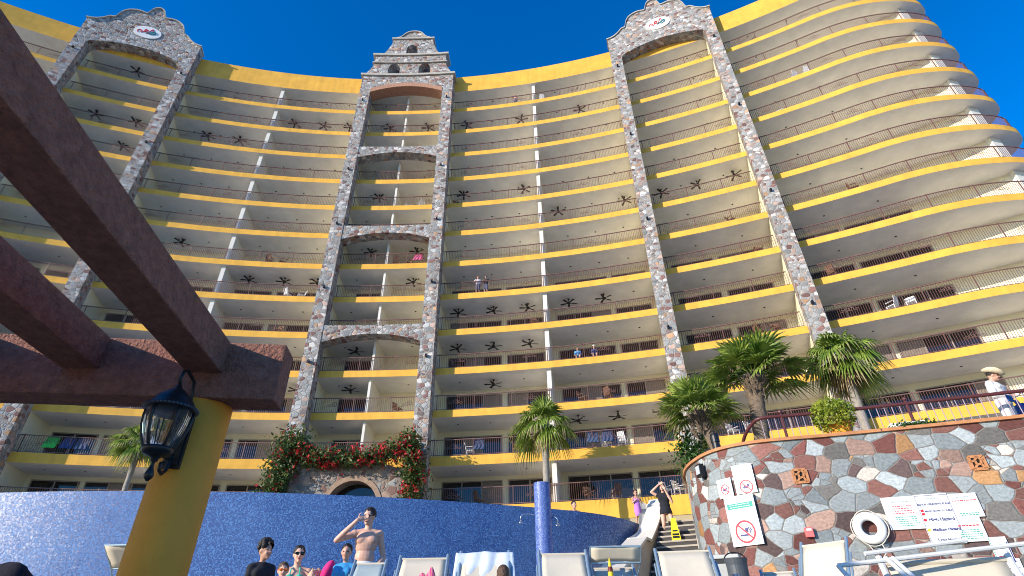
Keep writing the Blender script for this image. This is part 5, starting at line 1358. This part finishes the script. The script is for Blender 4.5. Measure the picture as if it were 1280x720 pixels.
            me = cut(me, nk + Vector((0, 0, .012 * k_)), (0, -.25, 1)) if kind != 'wrap' else cut(me, ch + Vector((0, 0, .10 * k_)), (0, 0, 1))
            me = cut(me, Vector((0, 0, c[2])) if kind in ('dress', 'wrap') else pv + Vector((0, 0, -.06 * k_)), (0, 0, -1)); nm = {'wrap': 'towel_wrap', 'dress': 'dress'}.get(kind, 'shirt')
        elif kind in ('trunks', 'trousers'):
            m_.ball(pv, (.168 * s_ + e, .118 * s_ + e, .13 * k_), 18, rot=rot); f_ = c[2]
            for a in 'LR':
                if kind == 'trunks': cap(m_, J['hip' + a], J['hip' + a].lerp(J['kn' + a], f_), .092 * s_ + e, .078 * s_ + e)
                else: cap(m_, J['hip' + a], J['kn' + a], .092 * s_ + e, .068 * s_ + e); cap(m_, J['kn' + a], J['an' + a] + Vector((0, 0, .03)), .068 * s_ + e, .058 * s_ + e)
            me = cut(remesh(m_, vox, 4), pv + ax * .085 * k_, ax); nm = kind
        elif kind == 'bikini':
            for a in (-1, 1): m_.ball(ch + rot @ Vector((a * .072 * s_, -.088 * s_, .02 * k_)), (.078 * s_, .058 * s_, .068 * k_), 12, rot=rot)
            me = remesh(m_, .01, 2); nm = 'bikini_top'; add_mesh(nm, me, mt, t_); m_ = MB()
            for a in (-1, 1): m_.tube([ch + rot @ Vector((a * .07 * s_, -.125 * s_, .06 * k_)), ch + rot @ Vector((a * .065 * s_, -.11 * s_, .15 * k_)), nk + Vector((a * .035 * k_, .03, .0))], .009, 6)
            m_.build('strap', mt, t_, local=True); continue
        add_mesh(nm, me, mt, t_)
    return t_, F
M_shades = paint('black_lens', (.008, .008, .01), .1, 0); M_orange = paint('orange_goggle', (.75, .16, .02), .25, .05)

# the man drinking
p = aty(455, 702, 9.0); H = 1.78; J = stand(H)
J['elL'] = J['shL'] + Vector((-.245, -.12, -.11)); J['wrL'] = Vector((-.150, -.235, 1.565)); J['handL'] = Vector((-.06, -.20, 1.61))
J['elR'] = J['shR'] + Vector((.085, .05, -.32)); J['wrR'] = J['elR'] + Vector((-.115, -.14, -.20)); J['handR'] = J['wrR'] + Vector((-.08, -.02, -.08))
man, Fm = person('bare chested man in sunglasses drinking from a cup before the blue wall', H, (p.x, 9.0, p.z - .575 * H), rad(10), J, M_skin, .008, ('short', M_hair), [('trunks', cloth('white_trunks', (.78, .78, .78)), .6)], face=rad(-28), glasses=M_shades, nod=rad(8))
mb = MB(); wc = Matrix.Rotation(rad(10), 3, 'Z') @ Vector((-.055, -.175, 1.60)); ax_ = Matrix.Rotation(rad(-70), 3, 'X'); 
mb.lathe([(.028, -.05), (.038, .05), (.034, .05), (.025, -.045)], Vector((p.x, 9.0, p.z - .575 * H)) + wc, 16, axis=Matrix.Rotation(rad(55), 3, 'Y')); o_ = mb.build('cup', paint('clear_plastic', (.70, .68, .66), .2, .1), org=Vector((p.x, 9.0, p.z - .575 * H)) + wc); tag(o_, 'clear plastic cup held to the drinking man\'s mouth', 'cup')
plat = MB(); plat.box((p.x, 9.0, (p.z - .575 * H) / 2), (1.2, 1.0, p.z - .575 * H)); o_ = plat.build('step_block', M_ground, org=(p.x, 9.0, 0)); tag(o_, 'low paved step the bare chested man stands on', 'step')
def seat_at(u, w, y, H): p = aty(u, w, y); return p, p.z
# seated people: head top at the pixel
def seated(label, u, w, y, H, rz, skinm, **kw):
    p = aty(u, w, y); J = sit(H); top_ = J['head'].z + .118 * (H / 1.75) * (1.08 if H > 1.5 else 1.12 + .36 * (1.5 - H) / .6); base = p.z - top_
    for k_ in ('anL', 'anR'): J[k_].z = max(.06 - base, -5) if base < 0 else J[k_].z
    return person(label, H, (p.x, y, base), rz, J, skinm, **kw)
seated('dark haired boy in a black shirt looking right before the blue wall', 334, 677, 7.9, 1.42, rad(38), M_skin2, vox=.012, hair=('mop', M_hair), clothes=[('tshirt', cloth('black_cotton', (.018, .020, .026)))], face=rad(25), girth=.86)
seated('woman in black sunglasses and turquoise bikini seated before the blue wall', 376, 682, 8.8, 1.66, rad(12), M_skin, vox=.011, hair=('bun', M_hair), clothes=[('bikini', cloth('turquoise', (.03, .50, .40)))], glasses=M_shades, face=rad(14))
seated('small child with orange goggles in front of the seated woman', 356, 703, 7.7, 1.02, rad(15), M_skin, vox=.011, hair=('short', M_hairb), clothes=[('tshirt', cloth('white_towelling', (.74, .75, .76)))], glasses=M_orange, face=rad(10))
seated('boy in a bright blue top seated left of the drinking man', 435, 680, 8.5, 1.34, rad(-5), M_skin2, vox=.012, hair=('short', M_hair), clothes=[('tshirt', striped('blue_print', [(.02, .30, .62), (.03, .12, .42), (.02, .42, .60), (.05, .2, .5)], 5))], face=rad(12), girth=.9)
seated('girl with long dark brown hair in front of the towel draped lounger', 629, 707, 7.2, 1.30, rad(180), M_skin, vox=.012, hair=('long', M_hairb), clothes=[('tshirt', cloth('green_top', (.25, .55, .05)))])
# boy in the pool
p = aty(717, 625.5, 17.2); J = stand(1.4); person('dark haired boy in the pool, only his head above the blue wall', 1.4, (p.x, 17.2, p.z - 1.43), rad(20), J, M_skin2, vox=.012, hair=('short', M_hair), clothes=[('trunks', cloth('navy_trunks', (.03, .05, .2)), .6)])
# girl in purple
p = aty(799, 652, 18.4); J = stand(1.08); H = 1.08
for a, s_ in (('L', -1), ('R', 1)): J['el' + a] = J['sh' + a] + Vector((s_ * .05, -.05, -.17)); J['wr' + a] = Vector((s_ * .03, -.13, .80)); J['hand' + a] = Vector((0, -.13, .86))
person('little girl wrapped in a purple towel by the pool slide', H, (p.x, 18.4, UP_Z), rad(10), J, M_skin2, vox=.012, hair=('short', M_hair), clothes=[('wrap', cloth('purple_towel', (.48, .20, .58)), .30)], face=rad(-20))
# woman on the stairs
p = aty(838, 676, 17.4); H = 1.66; J = stand(H); z0 = stairz(p)
J['elL'] = J['shL'] + Vector((-.17, -.05, .10)); J['wrL'] = J['head'] + Vector((-.09, -.10, .06)); J['handL'] = J['head'] + Vector((-.02, -.11, .09)); J['elR'] = J['shR'] + Vector((.05, -.10, -.24)); J['wrR'] = J['head'] + Vector((.07, -.16, -.10)); J['handR'] = J['head'] + Vector((.03, -.13, .0))
J['knR'] += Vector((.06, -.10, .02)); J['anR'] += Vector((.10, -.16, .0)); J['knL'] += Vector((-.02, .0, 0)); J['anL'] += Vector((-.03, .10, .0))
person('woman in a black dress shading her eyes at the top of the stairs', H, (p.x, p.y, p.z - .03), rad(-15), J, M_skin, vox=.011, hair=('long', M_hair), clothes=[('dress', cloth('black_dress', (.014, .016, .022)), .76)], face=rad(-10))
# the man with the hat
p = aty(1231, 457, 12.1); H = 1.75; J = stand(H); zf = TER_Z
J['elL'] = J['shL'] + Vector((-.03, .0, -.29)); J['wrL'] = J['elL'] + Vector((.20, -.17, -.02)); J['handL'] = J['wrL'] + Vector((.09, -.05, -.01)); J['elR'] = J['shR'] + Vector((.08, -.02, -.28)); J['wrR'] = J['elR'] + Vector((.02, -.24, .02)); J['handR'] = J['wrR'] + Vector((.0, -.1, .0))
for k_ in ('head',): J[k_] += Vector((.04, -.05, -.02))
hm, Fh = person('man in a cream cowboy hat and white shirt leaning over the terrace railing', H, (p.x - .03, 12.1, zf), rad(28), J, M_skin2, vox=.010, girth=1.2, hair=('short', M_hair), clothes=[('longshirt', cloth('white_shirt', (.72, .71, .70))), ('trousers', striped('white_trousers', [(.70, .69, .68), (.70, .69, .68), (.66, .65, .66), (.40, .40, .46)], 5, (1, 1, .05)), 0)], face=rad(25), nod=rad(18))
M_straw = paint('straw', (.66, .56, .38), .85, .15, 14, .5, 60)
mb = MB(); Rh = Matrix.Rotation(rad(25), 3, 'Z') @ Matrix.Rotation(rad(26), 3, 'X'); n = 40; hc = Fh(0, .0, .055)
rings = []
for r_, z_, curl in ((.185, .03, 1), (.16, .005, .5), (.12, -.01, 0), (.098, 0, 0), (.094, .06, 0), (.085, .105, 0), (.05, .115, 0), (.002, .095, 0)):
    rings.append([hc + Rh @ Vector((r_ * math.cos(2 * math.pi * j / n), r_ * 1.18 * math.sin(2 * math.pi * j / n), z_ + curl * .07 * abs(math.cos(2 * math.pi * j / n))**2)) for j in range(n)])
for i in range(len(rings) - 1):
    for j in range(n): mb.quad(rings[i][j], rings[i][(j + 1) % n], rings[i + 1][(j + 1) % n], rings[i + 1][j])
ho = mb.build('hat', M_straw, hm, local=True, smooth=True, weld=True); md = ho.modifiers.new('t', 'SOLIDIFY'); md.thickness = .008
mb = MB(); mb.lathe([(.1, .0), (.1015, .0), (.1005, .026), (.099, .026)], (0, 0, 0), 40)
for i, v in enumerate(mb.v): mb.v[i] = tuple(hc + Rh @ Vector((v[0], v[1] * 1.18, v[2])))
mb.build('hat_band', paint('hat_band', (.20, .13, .07), .7, .1), hm, local=True)
q = aty(1262, 498, 11.72); mb = MB(); mb.box((q.x, q.y, q.z), (.20, .03, .15), rad(20)); o_ = bevel(mb.build('blue_folder', cloth('blue_card', (.02, .12, .36)), org=q), .004); tag(o_, 'blue folder held by the man in the cowboy hat', 'folder')
q = aty(1276, 505, 12.6); t_ = thing('sack_trolley', 'blue and silver trolley at the right edge behind the railing', 'trolley', (q.x, q.y, TER_Z))
mb = MB(); mb.tube([(q.x + .10, q.y, TER_Z + .1), (q.x - .02, q.y, TER_Z + 1.0), (q.x - .12, q.y - .02, TER_Z + 1.18)], .045, 8); mb.build('handle', paint('violet_metal', (.10, .09, .36), .4, .1), t_)
mb = MB(); mb.box((q.x + .10, q.y + .1, TER_Z + .95), (.26, .3, .34)); bevel(mb.build('load', cloth('blue_nylon', (.03, .09, .28)), t_), .06); mb = MB(); mb.tube([(q.x + .12, q.y - .05, TER_Z + .09), (q.x + .12, q.y + .25, TER_Z + .09)], .09, 14); mb.build('wheel', M_black, t_)

# people and furniture on the balconies
def balc(label, u, w, k, H, mat, skinm=M_skin2, seatd=False, rz=0.0, hat=None, R_=73.42):
    p, th_ = cyl(u, w, 73.3); q = pol(th_, R_, fl(k)); J = sit(H) if seatd else stand(H)
    if not seatd:
        J['elL'] = J['shL'] + Vector((-.08, -.16, -.22)); J['wrL'] = J['elL'] + Vector((.14, -.16, .06))
    t_, F = person(label, H, q, rz - rad(th_) * .5, J, skinm, vox=.022, hair=('short', M_hair), clothes=[('tshirt', mat), ('trunks', cloth('shorts_' + mat.name, (.12, .13, .2)), .9)], fingers=False)
    if hat: m_ = MB(); m_.lathe([(.14, .05), (.10, .065), (.09, .14), (.02, .15)], F(0, 0, .0) , 14); m_.build('hat', hat, t_, local=True)
balc('person in a white patterned shirt, left of two at the middle balcony railing', 597, 358, 8, 1.72, striped('white_print', [(.75, .74, .76), (.4, .4, .5), (.75, .74, .76), (.6, .6, .65)], 8), rz=rad(10))
balc('person in a black outfit, right of two at the middle balcony railing', 607, 358, 8, 1.68, cloth('black_shirt', (.02, .02, .025)), rz=rad(-15))
balc('lone person in a red and white top on the topmost balcony', 644, 127, 1, 1.62, cloth('pale_red', (.70, .42, .36)), rz=rad(0), hat=paint('pale_cap', (.7, .6, .5), .8, .05))
balc('person in blue seated behind a balcony railing, left of two', 722, 448, 10, 1.6, cloth('sky_blue', (.10, .35, .65)), seatd=True, R_=73.9)
balc('person in navy with pale hat seated on a balcony, right of two', 743, 445, 10, 1.6, cloth('navy', (.05, .07, .18)), seatd=True, hat=paint('white_hat', (.75, .74, .7), .8, .05), R_=73.9)
M_plast = paint('white_plastic', (.74, .73, .70), .5, .05); M_wood = paint('brown_wicker', (.18, .09, .05), .8, .2)
CH = {}
def chair(mat, label, loc, rz, group):
    if mat.name not in CH:
        t_ = thing('balcony_chair', label, 'chair', loc, rz, group); m_ = MB(); m_.box((0, 0, .42), (.5, .5, .05)); m_.build('seat', mat, t_, local=True)
        m_ = MB(); m_.hexa([(-.25, .22, .44), (.25, .22, .44), (.25, .25, .44), (-.25, .25, .44), (-.22, .34, .95), (.22, .34, .95), (.22, .37, .95), (-.22, .37, .95)]); m_.build('backrest', mat, t_, local=True)
        for x in (-.22, .22):
            for y in (-.21, .21): m_ = MB(); m_.bar((x, y, 0), (x, y, .40), .04); m_.build('leg', mat, t_, local=True)
            m_ = MB(); m_.bar((x * 1.1, -.2, .64), (x * 1.1, .24, .66), .05, .03); m_.build('armrest', mat, t_, local=True)
        CH[mat.name] = t_; return t_
    t_ = copy_tree(CH[mat.name]); t_.location = loc; t_.rotation_euler = (0, 0, rz); t_['label'] = label; t_['group'] = group; return t_
CHAIRS = ((13, 6.0, M_wood, 2.3), (13, 11.2, M_wood, .4), (13, 12.4, M_wood, 3.4), (12, 12.2, M_plast, .6), (12, 13.0, M_plast, 2.6), (12, 5.5, M_plast, 1.5), (12, 7.9, M_wood, .8), (11, 11.3, M_wood, .9), (11, 12.6, M_wood, 2.4), (5, .9, M_plast, .5), (5, 1.7, M_plast, 4.0), (10, 4.6, M_wood, 1.2),
                       (12, -17.2, M_plast, .4), (12, -14.4, M_wood, .9), (11, 1.6, M_wood, 1.0), (13, 14.6, M_plast, .3), (13, 15.2, M_plast, .6), (9, 9.0, M_wood, .3), (12, 18.0, M_plast, .4), (12, 18.8, M_plast, .5))
CHAIRS = list(CHAIRS)
rq = random.Random(77)
for k in range(1, 14):
    for a_, b_ in ((-21.8, -17), (-15, -4.2), (-2.2, 2.2), (4.2, 15), (17, 21.8), (23.8, 28)):
        if k == 13 and a_ == -2.2: continue
        if rq.random() < 0.62:
            t_ = rq.uniform(a_, b_)
            if all(abs(t_ - x) > 0.5 for x in (-9.45, 9.65, 0.02)) and all(not (k == c[0] and bay_of(c[1]) == bay_of(t_)) for c in CHAIRS):
                mt_ = rq.choice([M_wood, M_wood, M_plast]); CHAIRS.append((k, t_, mt_, rq.random() * 6.28))
                if rq.random() < 0.4: CHAIRS.append((k, t_ + 0.75, mt_, rq.random() * 6.28))
cc_, tot_ = {}, {}
for k, th_, mt, rz in CHAIRS: key = ('white plastic' if mt is M_plast else 'brown wicker', k, bay_of(th_)); tot_[key] = tot_.get(key, 0) + 1
for k, th_, mt, rz in CHAIRS:
    q = pol(th_, 73.62, fl(k)); col_ = 'white plastic' if mt is M_plast else 'brown wicker'
    key = (col_, k, bay_of(th_)); cc_[key] = cc_.get(key, 0) + 1
    chair(mt, '%s chair, %s balcony down, %s%s' % (col_, ORD[k], bay_of(th_), ['', ', nearer its left end', ', farther right', ', farthest right'][cc_[key] if tot_[key] > 1 else 0]), q, rz, 'chairs on the balconies')
for k, th_, c, lab in ((7, 2.0, (.65, .12, .25), 'pink beach towel hung on the bell tower balcony railing'), (12, -13.6, (.04, .06, .16), 'navy towel hung on the low left balcony railing'), (12, -13.0, (.07, .09, .16), 'blue towel hung next to the navy one'), (12, -14.3, (.06, .50, .08), 'bright green towel on the low left balcony railing'),
                       (12, 11.6, (.05, .08, .15), 'blue towel hung on the railing right of the lone palm'), (12, 12.3, (.05, .07, .14), 'second blue towel on the railing right of the lone palm'), (12, 6.0, (.05, .07, .13), 'blue towel hung on the railing left of the lone palm'), (6, 2.3, (.05, .3, .6), 'sky blue towel on the bell tower balcony above the second arch')):
    q = pol(th_, 73.34, fl(k)); towel('towel', lab, q, (.62, 0, 0), cloth('towel_%d_%d' % (k, int(th_ * 10)), c), int(abs(th_) * 10), rz=-rad(th_), drape=(1.11, .75, .4))
